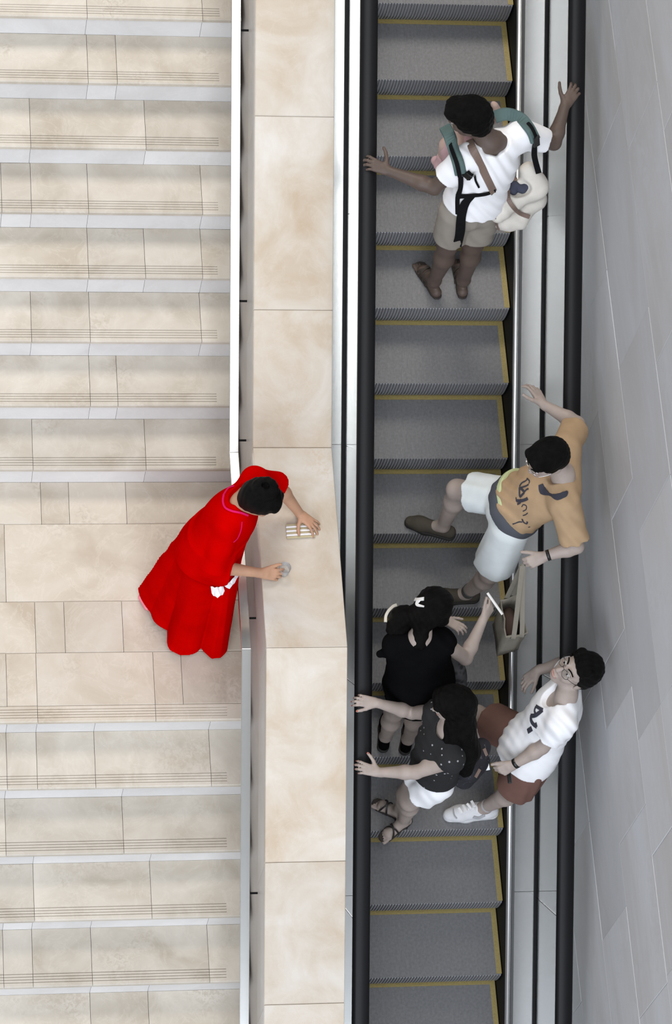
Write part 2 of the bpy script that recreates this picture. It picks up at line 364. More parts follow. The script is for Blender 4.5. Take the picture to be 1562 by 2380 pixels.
# ================================================================ soft-body modelling: blended solids turned into one surface
def nrm(v): v = np.array(v, float); return v/(np.linalg.norm(v)+1e-12)
def lerp(a, b, t): return np.array(a, float)*(1-t)+np.array(b, float)*t
def frame(fwd, up):
    f = nrm(fwd); u = np.array(up, float); u = nrm(u-f*(u@f)); l = np.cross(u, f); return l, f, u     # left, forward, up
class Solid:
    def __init__(s): s.ops = []; s.disp = None
    def cap(s, a, b, ra, rb=None, k=.02, clip=None, sub=False, flat=None):
        rb = ra if rb is None else rb; a = np.array(a, float); b = np.array(b, float); m = max(ra, rb)
        s.ops.append(('c', np.minimum(a, b)-m, np.maximum(a, b)+m, k, (a, b, ra, rb, flat), clip, sub)); return s
    def ell(s, c, r, ax=None, k=.02, clip=None, sub=False):
        c = np.array(c, float); r = np.array(r, float); ax = np.eye(3) if ax is None else np.array(ax, float)
        e = np.sqrt(((ax*r[:, None])**2).sum(0)); s.ops.append(('e', c-e, c+e, k, (c, r, ax), clip, sub)); return s
    def fun(s, lo, hi, fn, k=.02, clip=None, sub=False):
        s.ops.append(('f', np.array(lo, float), np.array(hi, float), k, fn, clip, sub)); return s
    def mesh(s, name, vox):
        adds = [o for o in s.ops if not o[6]]
        lo = np.min([o[1] for o in adds], 0)-3*vox-.012; hi = np.max([o[2] for o in adds], 0)+3*vox+.012
        n = np.ceil((hi-lo)/vox).astype(int)+1
        D = np.full(n, .2, np.float32)
        ax = [(lo[i]+vox*np.arange(n[i])).astype(np.float32) for i in range(3)]
        for kind, l, h, k, q, clip, sub in s.ops:
            pad = k+2.5*vox
            i0 = np.clip(np.floor((l-pad-lo)/vox).astype(int), 0, n); i1 = np.clip(np.ceil((h+pad-lo)/vox).astype(int)+1, 0, n)
            if np.any(i1 <= i0): continue
            sl = tuple(slice(a, b) for a, b in zip(i0, i1))
            X = ax[0][sl[0]][:, None, None]; Y = ax[1][sl[1]][None, :, None]; Z = ax[2][sl[2]][None, None, :]
            if kind == 'c':
                a, b, ra, rb, flat = q; ba = b-a; L2 = float(ba@ba)+1e-12
                dx, dy, dz = X-a[0], Y-a[1], Z-a[2]
                t = np.clip((dx*ba[0]+dy*ba[1]+dz*ba[2])/L2, 0, 1)
                ex, ey, ez = dx-t*ba[0], dy-t*ba[1], dz-t*ba[2]
                if flat is not None:
                    fv, fs = flat; pr = (ex*fv[0]+ey*fv[1]+ez*fv[2])*(1/fs-1)
                    ex, ey, ez = ex+pr*fv[0], ey+pr*fv[1], ez+pr*fv[2]
                d = np.sqrt(ex*ex+ey*ey+ez*ez)-(ra+(rb-ra)*t)
            elif kind == 'e':
                c, r, A = q; dx, dy, dz = X-c[0], Y-c[1], Z-c[2]; k0 = 0; k1 = 0
                for i in range(3):
                    u = (dx*A[i][0]+dy*A[i][1]+dz*A[i][2])/r[i]; k0 = k0+u*u; k1 = k1+(u/r[i])**2
                k0 = np.sqrt(k0); k1 = np.sqrt(k1)+1e-6; d = k0*(k0-1)/k1
            else: d = q(X, Y, Z)
            if clip:
                for p, v in clip: d = np.maximum(d, (X-p[0])*v[0]+(Y-p[1])*v[1]+(Z-p[2])*v[2])
            o = D[sl]
            if sub:
                d = -d; m = np.clip(.5-.5*(o-d)/k, 0, 1); D[sl] = o+(d-o)*m+k*m*(1-m) if k > 1e-4 else np.maximum(o, d)
            else:
                m = np.clip(.5+.5*(o-d)/k, 0, 1); D[sl] = o+(d-o)*m-k*m*(1-m)
        if s.disp is not None:
            ii = np.nonzero(np.abs(D) < .035); P = [ax[i][ii[i]] for i in range(3)]; D[ii] += s.disp(*P)
        return nets(name, D, lo, vox)
def nets(name, D, lo, vox):
    S = D < 0; c = np.zeros(tuple(np.array(S.shape)-1), np.int8)
    for i in (0, 1):
        for j in (0, 1):
            for k in (0, 1): c += S[i:S.shape[0]-1+i, j:S.shape[1]-1+j, k:S.shape[2]-1+k]
    act = np.nonzero((c > 0) & (c < 8)); A = np.stack(act, 1); idx = np.full(c.shape, -1, np.int32); idx[act] = np.arange(len(A))
    cor = np.array([(i, j, k) for i in (0, 1) for j in (0, 1) for k in (0, 1)])
    val = np.stack([D[A[:, 0]+q[0], A[:, 1]+q[1], A[:, 2]+q[2]] for q in cor], 1)
    acc = np.zeros((len(A), 3)); cnt = np.zeros(len(A))
    for a in range(8):
        for b in range(a+1, 8):
            if np.abs(cor[a]-cor[b]).sum() != 1: continue
            va, vb = val[:, a], val[:, b]; x = (va < 0) != (vb < 0); t = np.where(x, va/(va-vb+1e-12), 0)
            acc += np.where(x[:, None], cor[a]+(cor[b]-cor[a])*t[:, None], 0); cnt += x
    V = lo+vox*(A+acc/cnt[:, None])
    F = []
    for d in range(3):
        u, v = (d+1) % 3, (d+2) % 3; s0 = [slice(None)]*3; s1 = [slice(None)]*3; s0[d] = slice(0, -1); s1[d] = slice(1, None)
        a, b = S[tuple(s0)], S[tuple(s1)]; x = np.stack(np.nonzero(a != b), 1)
        ok = (x[:, u] > 0) & (x[:, v] > 0) & (x[:, u] < S.shape[u]-1) & (x[:, v] < S.shape[v]-1); x = x[ok]
        q = []
        for du, dv in ((-1, -1), (0, -1), (0, 0), (-1, 0)):
            y = x.copy(); y[:, u] += du; y[:, v] += dv; q.append(idx[y[:, 0], y[:, 1], y[:, 2]])
        q = np.stack(q, 1); fl = ~a[x[:, 0], x[:, 1], x[:, 2]]; q[fl] = q[fl][:, ::-1]; F.append(q)
    F = np.concatenate(F)
    me = bpy.data.meshes.new(name); me.vertices.add(len(V)); me.vertices.foreach_set('co', V.astype(np.float32).ravel())
    me.loops.add(F.size); me.loops.foreach_set('vertex_index', F.astype(np.int32).ravel())
    me.polygons.add(len(F)); me.polygons.foreach_set('loop_start', np.arange(0, F.size, 4, dtype=np.int32))
    try: me.polygons.foreach_set('loop_total', np.full(len(F), 4, np.int32))
    except Exception: pass
    me.update(calc_edges=True); me.validate(); me.polygons.foreach_set('use_smooth', np.ones(len(me.polygons), bool))
    return me
def folds(amp, fx, fy, fz, seed=0):
    r = np.random.default_rng(seed); ph = r.uniform(0, 6.28, 6)
    def f(x, y, z):
        wv = .035*np.sin(7*x+5*y+ph[3])+.035*np.sin(6*z-5*y+ph[4])
        s = np.sin(fx*(x+wv)+fy*(y+wv)+fz*(z+wv)+ph[0])
        return (amp*s*(.55+.45*np.sin(6*x-5*y+4*z+ph[1]))+amp*.12*np.sin(fy*x*1.3-fx*y*1.1+fz*.7*z+ph[2])).astype(np.float32)
    return f
def strands(amp, axis, freq, seed=0):            # hair relief: waves across the given combing direction
    r = np.random.default_rng(seed); ax_ = nrm(axis); a = nrm(np.cross(ax_, (.3, .8, .5))); b = np.cross(ax_, a)
    def f(x, y, z):
        u = a[0]*x+a[1]*y+a[2]*z; v = b[0]*x+b[1]*y+b[2]*z; t = ax_[0]*x+ax_[1]*y+ax_[2]*z
        return (amp*np.sin(freq*u+2.5*np.sin(14*t+9*v))*np.sin(freq*.8*v+2*np.sin(11*t))+amp*.8*np.sin(40*t+30*u)).astype(np.float32)
    return f

# ---------------------------------------------------------------- people
VB = .0055; VC = .0065
def hand(S, wr, d, back, thumb, curls, spread=9, th=(.75, .65, -.15), sc=1.0, thc=18, tips=None):
    sc = sc*1.08
    """palm, four jointed fingers and a thumb; d: wrist to knuckles, back: back of hand, thumb: side of the thumb"""
    d = nrm(d); n = np.array(back, float); n = nrm(n-d*(n@d)); l = np.cross(d, n); l = l if l@np.array(thumb, float) > 0 else -l
    w0 = np.array(wr, float)
    S.cap(w0-d*.015, w0+d*.03*sc, .024*sc, .026*sc, k=.014, flat=(n, .72))
    for off, ln in ((.026, .085), (.009, .089), (-.009, .085), (-.025, .077)):
        S.cap(w0+l*off*.75*sc+d*.018*sc, w0+l*off*sc+d*ln*sc-n*.002, .0125*sc, .0108*sc, k=.010)
    lens = (.070, .079, .073, .057)
    for i, (off, kn) in enumerate(((.027, .088), (.009, .092), (-.009, .088), (-.026, .079))):
        p = w0+l*off*sc+d*kn*sc; ang = math.radians(spread*(1.5-i)/1.5*.8); f = nrm(d*math.cos(ang)+l*math.sin(ang)); up = n.copy(); r = (.0093, .0096, .0092, .0080)[i]*sc
        for j, (fr, rr) in enumerate(((.46, 1), (.30, .90), (.24, .80))):
            a = -math.radians(curls[i][j]); f2 = f*math.cos(a)+up*math.sin(a); up = nrm(up*math.cos(a)-f*math.sin(a)); f = nrm(f2)
            q = p+f*lens[i]*fr*sc; S.cap(p, q, r*rr, r*rr*.92, k=.0035); p = q
        if tips is not None: tips.append((p+f*.002*sc+up*.0072*sc, f, up))
    p = w0+l*.020*sc+d*.022*sc; f = nrm(d*th[0]+l*th[1]+n*th[2])
    S.cap(w0+d*.012*sc+l*.010*sc, p+f*.02*sc, .015*sc, .0135*sc, k=.012)
    for j, (ln, rr) in enumerate(((.042, .0122), (.032, .0108), (.026, .0094))):
        if j: f = nrm(f*math.cos(math.radians(thc))+d*math.sin(math.radians(thc)))
        q = p+f*ln*sc; S.cap(p, q, rr*sc, rr*.93*sc, k=.005); p = q
    if tips is not None: tips.append((p+f*.002+n*.007*sc, f, n))
def foot(S, an, toe, z, sc=1.0, toes=True):
    an = np.array(an, float); toe = np.array(toe, float); d = toe-an; d[2] = 0; d = nrm(d); side = np.array((-d[1], d[0], 0))
    heel = np.array((an[0], an[1], z))-d*.045*sc+np.array((0, 0, .028)); ball = np.array((an[0], an[1], z))+d*.115*sc+np.array((0, 0, .020))
    S.cap(heel, ball, .030*sc, .026*sc, k=.02); S.cap(an, ball-d*.02, .036*sc, .024*sc, k=.03)
    S.cap(ball+side*.018*sc, ball-side*.018*sc, .021*sc, k=.02)
    if toes:
        for o, L, r in ((.031, .052, .0115), (.015, .055, .0085), (.001, .050, .0080), (-.013, .042, .0076), (-.027, .030, .0072)):
            S.cap(ball+side*o*sc-np.array((0, 0, .006)), ball+side*o*1.06*sc+d*L*sc-np.array((0, 0, .010)), r*sc*1.05, r*sc, k=.004)
def head(S, c, f, u, sc=1.0):
    l, f, u = frame(f, u); A = np.array([l, f, u]); c = np.array(c, float); P = lambda a, b, e: c+(l*a+f*b+u*e)*sc
    S.ell(P(0, -.008, .028), np.array((.074, .092, .086))*sc, A, k=.02)
    S.ell(P(0, .030, -.035), np.array((.058, .060, .080))*sc, A, k=.03)
    S.ell(P(0, .052, -.092), np.array((.028, .026, .022))*sc, A, k=.025)
    S.cap(P(0, .085, .012), P(0, .108, -.030), .010*sc, .0125*sc, k=.010)
    for s in (-1, 1):
        S.cap(P(s*.012, .093, -.036), P(s*.014, .090, -.036), .0085*sc, k=.006)
        S.cap(P(s*.014, .088, .024), P(s*.046, .072, .022), .010*sc, .008*sc, k=.014)
        S.ell(P(s*.031, .096, .003), np.array((.018, .012, .011))*sc, A, k=.010, sub=True)
        S.cap(P(s*.040, .066, -.030), P(s*.050, .050, -.015), .016*sc, k=.02)
        S.ell(P(s*.077, -.010, -.010), np.array((.008, .022, .034))*sc, A, k=.006)
    S.cap(P(-.017, .088, -.066), P(.017, .088, -.066), .0065*sc, k=.006); S.cap(P(-.014, .087, -.077), P(.014, .087, -.077), .0075*sc, k=.006)
    return l, f, u
def face_parts(o, c, f, u, sc=1.0, closed=False):
    l, f, u = frame(f, u); c = np.array(c, float); P = lambda a, b, e: c+(l*a+f*b+u*e)*sc
    for s in (-1, 1):
        def ball(nm, p, r, m, par=None):
            bm = bmesh.new(); bmesh.ops.create_icosphere(bm, subdivisions=2, radius=1); me = bpy.data.meshes.new(nm)
            A = np.array([l, f, u])
            for vv in bm.verts: vv.co = Vector(p+(A.T@(np.array(vv.co)*np.array(r)))*sc)
            bm.to_mesh(me); bm.free(); me.polygons.foreach_set('use_smooth', [True]*len(me.polygons)); return link(nm, me, par or o, m)
        e = ball('eye', P(s*.031, .078, .003), (.0125, .0115, .008), M_EYE)
        ball('iris', P(s*.031, .0875, .003), (.0055, .0035, .0055), M_IRIS, e)
        v, fc = tube(spline([P(s*.012, .098, .026), P(s*.030, .090, .032), P(s*.050, .074, .026)], 4), .0038*sc, 6, flat=1); link('eyebrow', mesh('eyebrow', v, fc, True), o, M_HAIR)
    v, fc = tube(spline([P(-.023, .083, -.0715), P(-.009, .096, -.070), P(.009, .096, -.070), P(.023, .083, -.0715)], 4), .0058*sc, 6); link('lips', mesh('lips', v, fc, True), o, M_LIP)
def body(J, sex='m', sc=1.0, hands=None, feet=True, toes=True):
    """one continuous figure from joints: hipL/R kneeL/R ankL/R toeL/R shL/R elL/R wrL/R neck head(c,f,u) front"""
    S = Solid(); j = J; g = 1.01 if sex == 'f' else 1.08; g *= sc
    hip = (j['hipL']+j['hipR'])/2; sh = (j['shL']+j['shR'])/2; up = nrm(sh-hip); lat = nrm(j['shL']-j['shR']); lat = nrm(lat-up*(lat@up)); fr = np.cross(lat, up)
    latp = nrm(j['hipL']-j['hipR']); latp = nrm(latp-up*(latp@up)); A = np.array([lat, np.cross(lat, up)*1.0, up]); frp = np.cross(latp, up); Ap = np.array([latp, frp, up])
    S.ell(hip+up*.02*g, np.array((.150, .108, .12))*g, Ap, k=.05)
    S.ell(lerp(hip, sh, .42), np.array((.132, .095, .16))*g, A, k=.06)
    S.ell(lerp(hip, sh, .72), np.array((.152, .108, .16))*g, A, k=.06)
    S.cap(lerp(j['shL'], j['shR'], .12)-up*.01, lerp(j['shL'], j['shR'], .88)-up*.01, .058*g, k=.05)
    if sex == 'f':
        for s in (-1, 1): S.ell(lerp(hip, sh, .70)+lat*s*.065+fr*.075, (.055, .05, .055), A, k=.04)
    for s in ('L', 'R'):
        S.cap(j['sh'+s], j['el'+s], .053*g, .039*g, k=.035)
        m = lerp(j['el'+s], j['wr'+s], .28); S.cap(j['el'+s], m, .039*g, .041*g, k=.02); S.cap(m, j['wr'+s], .041*g, .026*g, k=.02)
        S.cap(j['hip'+s], j['knee'+s], .083*g, .056*g, k=.05)
        m = lerp(j['knee'+s], j['ank'+s], .32)-0*fr; bk = nrm(j['ank'+s]-j['toe'+s])*.012; bk[2] = 0
        S.cap(j['knee'+s], m+bk, .054*g, .055*g, k=.03); S.cap(m+bk, j['ank'+s], .055*g, .034*g, k=.03)
        if feet: foot(S, j['ank'+s], j['toe'+s], j['z'+s], .95*g if sex == 'f' else g, toes)
    hc, hf, hu = j['head']
    l, f, u = frame(hf, hu)
    S.cap(j['neck'], np.array(hc)-u*.045-f*.012, .056*g, .054*g, k=.035)
    S.cap(lerp(j['neck'], j['shL'], .0), lerp(j['neck'], j['shL'], .75), .048*g, .040*g, k=.04); S.cap(j['neck'], lerp(j['neck'], j['shR'], .75), .048*g, .040*g, k=.04)
    head(S, hc, hf, hu, j.get('hs', 1.0))
    if hands:
        for h in hands: hand(S, *h[0], **h[1])
    J['_'] = (hip, sh, up, lat, fr, latp, frp, A, Ap, g)
    return S
def shirt(J, loose=.022, sleeve=.55, sr=.075, hem=-.10, neckr=.085, neckdrop=.0, seed=1, amp=.0045, flare=0.0, ks=.045, ff=(52, 36, 44), extra=None):
    hip, sh, up, lat, fr, latp, frp, A, Ap, g = J['_']; S = Solid(); j = J
    lo = hip+up*hem; cl = [(lo, -up)]
    S.ell(hip+up*.03, np.array((.150, .112, .20))*g+loose+flare, Ap, k=.06, clip=cl)
    S.cap(hip+up*(hem-.02), hip+up*.1, .10*g+loose+flare, k=.08, clip=cl)
    S.ell(lerp(hip, sh, .42), np.array((.136, .098, .19))*g+loose, A, k=.07, clip=cl)
    S.ell(lerp(hip, sh, .72), np.array((.156, .110, .17))*g+loose, A, k=.07)
    S.cap(lerp(j['shL'], j['shR'], .10)-up*.01, lerp(j['shL'], j['shR'], .90)-up*.01, .058*g+loose*.6, k=.05)
    for s in ('L', 'R'):
        sl = sleeve[s] if isinstance(sleeve, dict) else sleeve
        if sl <= 0: continue
        d = nrm(j['el'+s]-j['sh'+s]); e = lerp(j['sh'+s], j['el'+s], sl)
        S.cap(j['sh'+s], e+d*.03, .060*g+loose*.55, sr, k=ks, clip=[(e, d)])
        S.cap(lerp(j['neck'], j['sh'+s], .35)-up*.012, j['sh'+s], .050*g+loose*.4, .055*g+loose*.5, k=.04)
    hc, hf, hu = j['head']
    nv = nrm(np.array(hc)-np.array(j['neck'])); nv = nrm(nv+up)
    S.cap(j['neck']+fr*neckdrop*.5-nv*.012+fr*.01, j['neck']+nv*.25+fr*(neckdrop*.5+.02), neckr, neckr+.025, k=.006, sub=True)
    if neckdrop > 0: S.ell(j['neck']+fr*(.06+neckdrop*.5)+nv*.01-up*neckdrop, (.07, .07, .06+neckdrop*.5), np.array([lat, fr, up]), k=.006, sub=True)
    if extra: extra(S)
    S.disp = folds(amp, *ff, seed)
    return S
def shorts(J, hemf=.62, r0=.098, r1=.10, top=.12, seed=3, amp=.004, hemf2=None):
    hip, sh, up, lat, fr, latp, frp, A, Ap, g = J['_']; S = Solid(); j = J
    S.ell(hip+up*.03, np.array((.158, .118, .15))*g, Ap, k=.05, clip=[(hip+up*top, up)])
    for s, hh in (('L', hemf), ('R', hemf2 or hemf)):
        d = nrm(j['knee'+s]-j['hip'+s]); e = lerp(j['hip'+s], j['knee'+s], hh)
        S.cap(j['hip'+s], e+d*.02, r0*g, r1*g, k=.022, clip=[(e, d)])
    S.disp = folds(amp, 50, 40, 24, seed); return S
def bvh_of(o):
    me = o.data; return BVHTree.FromPolygons([v.co.copy() for v in me.vertices], [tuple(p.vertices) for p in me.polygons])
def drape(pts, trees, off=.004, z=None):
    """photo survey points laid on the nearest visible cloth or skin surface"""
    hits = []
    for q in pts:
        d = nrm(ray(q[0], q[1])); best = None
        if len(q) < 3:
            for t in trees:
                h = t.ray_cast(Vector(CAM), Vector(d))
                if h[0] is not None and (best is None or h[3] < best[2]): best = (np.array(h[0]), np.array(h[1]), h[3])
        hits.append(best)
    out = []
    for i, q in enumerate(pts):
        d = nrm(ray(q[0], q[1])); best = hits[i]
        if best is None:
            zz = q[2] if len(q) > 2 else z
            if zz is None:
                near = sorted((abs(i-j), j) for j in range(len(pts)) if hits[j] is not None); zz = hits[near[0][1]][0][2]-.01
            out.append((at(q[0], q[1], zz), -d))
        else:
            n_ = best[1]; n_ = n_ if n_@d < 0 else -n_; out.append((best[0]+n_*off, n_))
    return out
def ribbon(pn, width, thick=.004, smooth=2, n=4):
    P = spline([p for p, _ in pn], n); N = spline([q for _, q in pn], n); m = len(P); V, F = [], []
    ws = width if hasattr(width, '__len__') else [width]*m
    if len(ws) != m: ws = np.interp(np.linspace(0, 1, m), np.linspace(0, 1, len(ws)), ws)
    for i in range(m):
        t = nrm(P[min(i+1, m-1)]-P[max(i-1, 0)]); nn = nrm(N[i]-t*(N[i]@t)); b = np.cross(t, nn)
        for a, e in ((-1, 0), (-.85, 1), (.85, 1), (1, 0), (1, -1), (-1, -1)): V.append(P[i]+b*ws[i]*.5*a+nn*thick*(.5*e+.5))
    for i in range(m-1):
        for k in range(6): F.append((i*6+k, i*6+(k+1) % 6, (i+1)*6+(k+1) % 6, (i+1)*6+k))
    F += [tuple(range(5, -1, -1)), tuple(range((m-1)*6, m*6))]
    return fixn(mesh('ribbon', V, F))
def strip(name, pts, trees, width, m, parent, off=.004, thick=.004, z=None, n=4):
    return link(name, ribbon(drape(pts, trees, off, z), width, thick, n=n), parent, m)
def skin_mat(name, col):
    m = mat(name, col, .5, spec=.35); add_grain(m, 9, .10, .05, 160); b = m.node_tree.nodes['Principled BSDF']
    b.inputs['Subsurface Weight'].default_value = .12; b.inputs['Subsurface Radius'].default_value = (.012, .006, .004); b.inputs['Subsurface Scale'].default_value = .6
    return m
def cloth(name, col, rough=.9, amount=.05, scale=14, bump=.12, spec=.08):
    m = mat(name, col, rough, spec=spec); add_grain(m, scale, amount, bump, 240); return m
def shoe(name, an, toe, z, parent, m_up, m_sole, sc=1.0, low=False, h=.062):
    an = np.array(an, float); d = np.array(toe, float)-an; d[2] = 0; d = nrm(d); sd = np.array((-d[1], d[0], 0)); g = np.array((an[0], an[1], z))
    S = Solid(); zc = lambda q: np.array((0, 0, q))
    S.cap(g-d*.045*sc+zc(.045), g+d*.13*sc+zc(.04), .036*sc, .040*sc, k=.03); S.cap(g+d*.12*sc+zc(.036), g+d*.175*sc+zc(.028), .042*sc, .032*sc, k=.03, flat=(np.array((0, 0, 1.)), .75))
    if not low: S.cap(g-d*.01*sc+zc(.05), g+d*.055*sc+zc(.066), .045*sc, .038*sc, k=.03)
    S.cap(an+zc(.02), an+zc(.12), .040*sc, .05*sc, k=.006, sub=True)
    S.ops = [(*o[:5], ((o[5] or [])+[(g+zc(.018), np.array((0, 0, -1.)))]) if not o[6] else o[5], o[6]) for o in S.ops]
    o = link(name, S.mesh(name, .005), parent, m_up)
    S = Solid()
    for a, b, r0, r1 in ((-.045, .09, .040, .043), (.09, .172, .046, .036)): S.cap(g+d*a*sc+zc(.012), g+d*b*sc+zc(.012), r0*sc, r1*sc, k=.02, clip=[(g+zc(.0015), np.array((0, 0, -1.))), (g+zc(.024), np.array((0, 0, 1.)))])
    s = link('sole', S.mesh('sole', .005), parent, m_sole); s.parent = o
    s.matrix_parent_inverse = o.matrix_parent_inverse
    s.matrix_parent_inverse = Matrix.Identity(4)
    return o
def sole_slab(name, an, toe, z, parent, m, sc=1.0, t=.018):
    an = np.array(an, float); d = np.array(toe, float)-an; d[2] = 0; d = nrm(d); sd = np.array((-d[1], d[0], 0)); g = np.array((an[0], an[1], z))
    out = [(-.085, 0), (-.075, .024), (-.04, .034), (.02, .033), (.08, .042), (.13, .046), (.165, .038), (.182, .015), (.182, -.01), (.165, -.034), (.12, -.044), (.07, -.038), (.0, -.031), (-.05, -.033), (-.078, -.022)]
    n = len(out); v = [g+d*a*sc+sd*b*sc+np.array((0, 0, zz)) for zz in (.002, t) for a, b in out]
    f = [tuple(range(n)), tuple(range(2*n-1, n-1, -1))]+[(i, (i+1) % n, n+(i+1) % n, n+i) for i in range(n)]
    return link(name, bevel(fixn(mesh(name, v, f)), .003), parent, m)
def foot_strap(name, an, toe, z, parent, m, a0, a1, w=.014, sc=1.0, hgt=.066, side=.042):
    """a strap arching over the foot between two places along it"""
    an = np.array(an, float); d = np.array(toe, float)-an; d[2] = 0; d = nrm(d); sd = np.array((-d[1], d[0], 0)); g = np.array((an[0], an[1], z)); pn = []
    for i in range(9):
        t = i/8; q = g+d*(a0+(a1-a0)*t)*sc+sd*math.cos(PI*t)*side*sc+np.array((0, 0, .018+hgt*math.sin(PI*t)**.8)); pn.append((q, nrm(sd*math.cos(PI*t)+np.array((0, 0, math.sin(PI*t)+.1)))))
    return link(name, ribbon(pn, w, .003, n=2), parent, m)
M_EYE = mat('eye_white', (.75, .73, .70), .2); M_IRIS = mat('iris', (.02, .012, .008), .15); M_LIP = mat('lips', (.42, .22, .19), .45)
M_HAIR = mat('black_hair', (.0030, .0027, .0026), .5, spec=.08)
add_grain(M_HAIR, 30, .5, .6, 420, stretch=(1, 1, .25))
M_SKIN = skin_mat('fair_skin', (.37, .305, .27)); M_SKIN_T = skin_mat('tan_skin', (.105, .074, .060)); M_SKIN_R = skin_mat('warm_skin', (.46, .26, .165)); M_SKIN_B = skin_mat('baby_skin', (.5, .36, .31))
def nails(tips, m, parent):
    for p, f, u in tips:
        bm = bmesh.new(); bmesh.ops.create_icosphere(bm, subdivisions=1, radius=1); me = bpy.data.meshes.new('fingernail'); l = np.cross(f, u)
        for vv in bm.verts: c = vv.co; vv.co = Vector(p+f*c.x*.008+l*c.y*.0055+u*c.z*.0022)
        bm.to_mesh(me); bm.free(); link('fingernail', me, parent, m)
def person(label, base, group=None):
    o = empty('person', tuple(base)); setp(o, label, 'person'); return o

# ================================================================ poses, surveyed joint by joint (levels above each one's own step)
KZ = 1.09
def joints(z, **kw):
    J = {}
    for k, v in kw.items(): J[k] = at(v[0], v[1], z+v[2]*KZ)
    return J
ZA = -4*RI; ZB, ZB2 = -7*RI, -8*RI; ZCc = -10*RI; ZD = -11*RI; ZE = -11*RI; ZF = ZL
def belt(px, py, h=1.06): return at_slope(px, py, h)
# man with the carrier
PA = joints(ZA, hipL=(1062, 490, .88), hipR=(1126, 482, .88), kneeL=(1040, 570, .48), kneeR=(1100, 566, .48), ankL=(1010, 652, .085), ankR=(1078, 650, .085), toeL=(972, 606, .02), toeR=(1066, 596, .02),
            shL=(1080, 372, 1.36), shR=(1212, 312, 1.38), elL=(1010, 436, 1.14), elR=(1287, 332, 1.20), neck=(1141, 330, 1.43))
PA['wrL'] = belt(903, 397, 1.10); PA['wrR'] = belt(1313, 246, 1.10); PA['zL'] = PA['zR'] = ZA
PA['head'] = (at(1092, 276, ZA+1.555*KZ), (-.86, .32, -.36), (-.32, .1, .95))
PA['hs'] = 1.14
# man in the orange shirt
PB = joints(ZB, hipR=(1170, 1154, .78), hipL=(1186, 1226, .80), kneeR=(1062, 1138, .53), kneeL=(1140, 1332, .27), ankR=(1030, 1222, .09), ankL=(1085, 1378, -.14), toeR=(950, 1212, .02), toeL=(1000, 1392, -.21),
            shR=(1312, 1042, 1.27), shL=(1312, 1172, 1.27), neck=(1309, 1105, 1.33), elR=(1342, 985, 1.12), elL=(1340, 1270, 1.06), wrR=(1263, 940, 1.12), wrL=(1266, 1293, 1.0))
PB['zR'] = ZB; PB['zL'] = ZB2; PB['head'] = (at(1274, 1066, ZB+1.475*KZ), (-.84, -.36, -.42), (-.42, -.1, .9))
PB['hs'] = 1.14
# woman in black with the hair clip
PC = joints(ZCc, hipL=(945, 1592, .82), hipR=(1003, 1588, .82), kneeL=(915, 1655, .45), kneeR=(972, 1652, .45), ankL=(896, 1712, .075), ankR=(948, 1718, .075), toeL=(900, 1660, .02), toeR=(958, 1668, .02),
            shL=(922, 1500, 1.25), shR=(1026, 1492, 1.26), neck=(974, 1484, 1.32), elL=(958, 1462, 1.01), elR=(1082, 1530, 1.02), wrL=(1032, 1440, 1.08), wrR=(1124, 1438, 1.10))
PC['zL'] = PC['zR'] = ZCc; PC['head'] = (at(1002, 1418, ZCc+1.42*KZ), (.55, .62, -.55), (.25, .35, .9)); PC['hs'] = 1.08
# woman with long hair and white shorts
PD = joints(ZD, hipL=(1016, 1822, .82), hipR=(1000, 1770, .82), kneeL=(952, 1862, .47), kneeR=(945, 1845, .44), ankL=(938, 1908, .08), ankR=(927, 1884, .08), toeL=(872, 1958, .02), toeR=(880, 1868, .02),
            shL=(1048, 1766, 1.24), shR=(1014, 1656, 1.24), neck=(1046, 1698, 1.30), elL=(966, 1795, 1.06), elR=(958, 1656, 1.05))
PD['wrL'] = belt(880, 1795, 1.09); PD['wrR'] = belt(876, 1634, 1.09)
PD['zL'] = PD['zR'] = ZD; PD['head'] = (at(1052, 1640, ZD+1.42*KZ), (-.92, .1, -.36), (-.33, .12, .93)); PD['hs'] = 1.08
# man in the white shirt
PE = joints(ZE, hipL=(1236, 1775, .84), hipR=(1220, 1715, .84), kneeL=(1192, 1838, .47), kneeR=(1108, 1662, .56), ankL=(1128, 1876, .10), ankR=(1102, 1740, .10), toeL=(1040, 1893, .03), toeR=(1040, 1752, .03),
            shL=(1306, 1684, 1.33), shR=(1322, 1562, 1.29), neck=(1316, 1616, 1.38), elL=(1260, 1736, 1.13), elR=(1322, 1540, 1.09), wrL=(1196, 1776, 1.0), wrR=(1250, 1558, 1.02))
PE['zL'] = PE['zR'] = ZE; PE['head'] = (at(1339, 1560, ZE+1.50*KZ), (-.70, -.10, .58), (.62, .02, .72)); PE['hs'] = 1.20
# woman in the red dress
PF = joints(ZF, hipL=(482, 1262, .88), hipR=(466, 1306, .88), kneeL=(470, 1332, .45), kneeR=(456, 1376, .45), ankL=(445, 1396, .08), ankR=(432, 1440, .08), toeL=(500, 1412, .02), toeR=(490, 1455, .02),
            shL=(592, 1118, 1.26), shR=(527, 1222, 1.22), neck=(562, 1168, 1.30), elL=(646, 1128, 1.10), elR=(494, 1316, .98), wrL=(697, 1194, .912), wrR=(606, 1332, .93))
PF['zL'] = PF['zR'] = ZF; PF['head'] = (at(602, 1162, ZF+1.395*KZ), (.80, -.28, -.53), (.5, -.1, .86)); PF['hs'] = 1.06

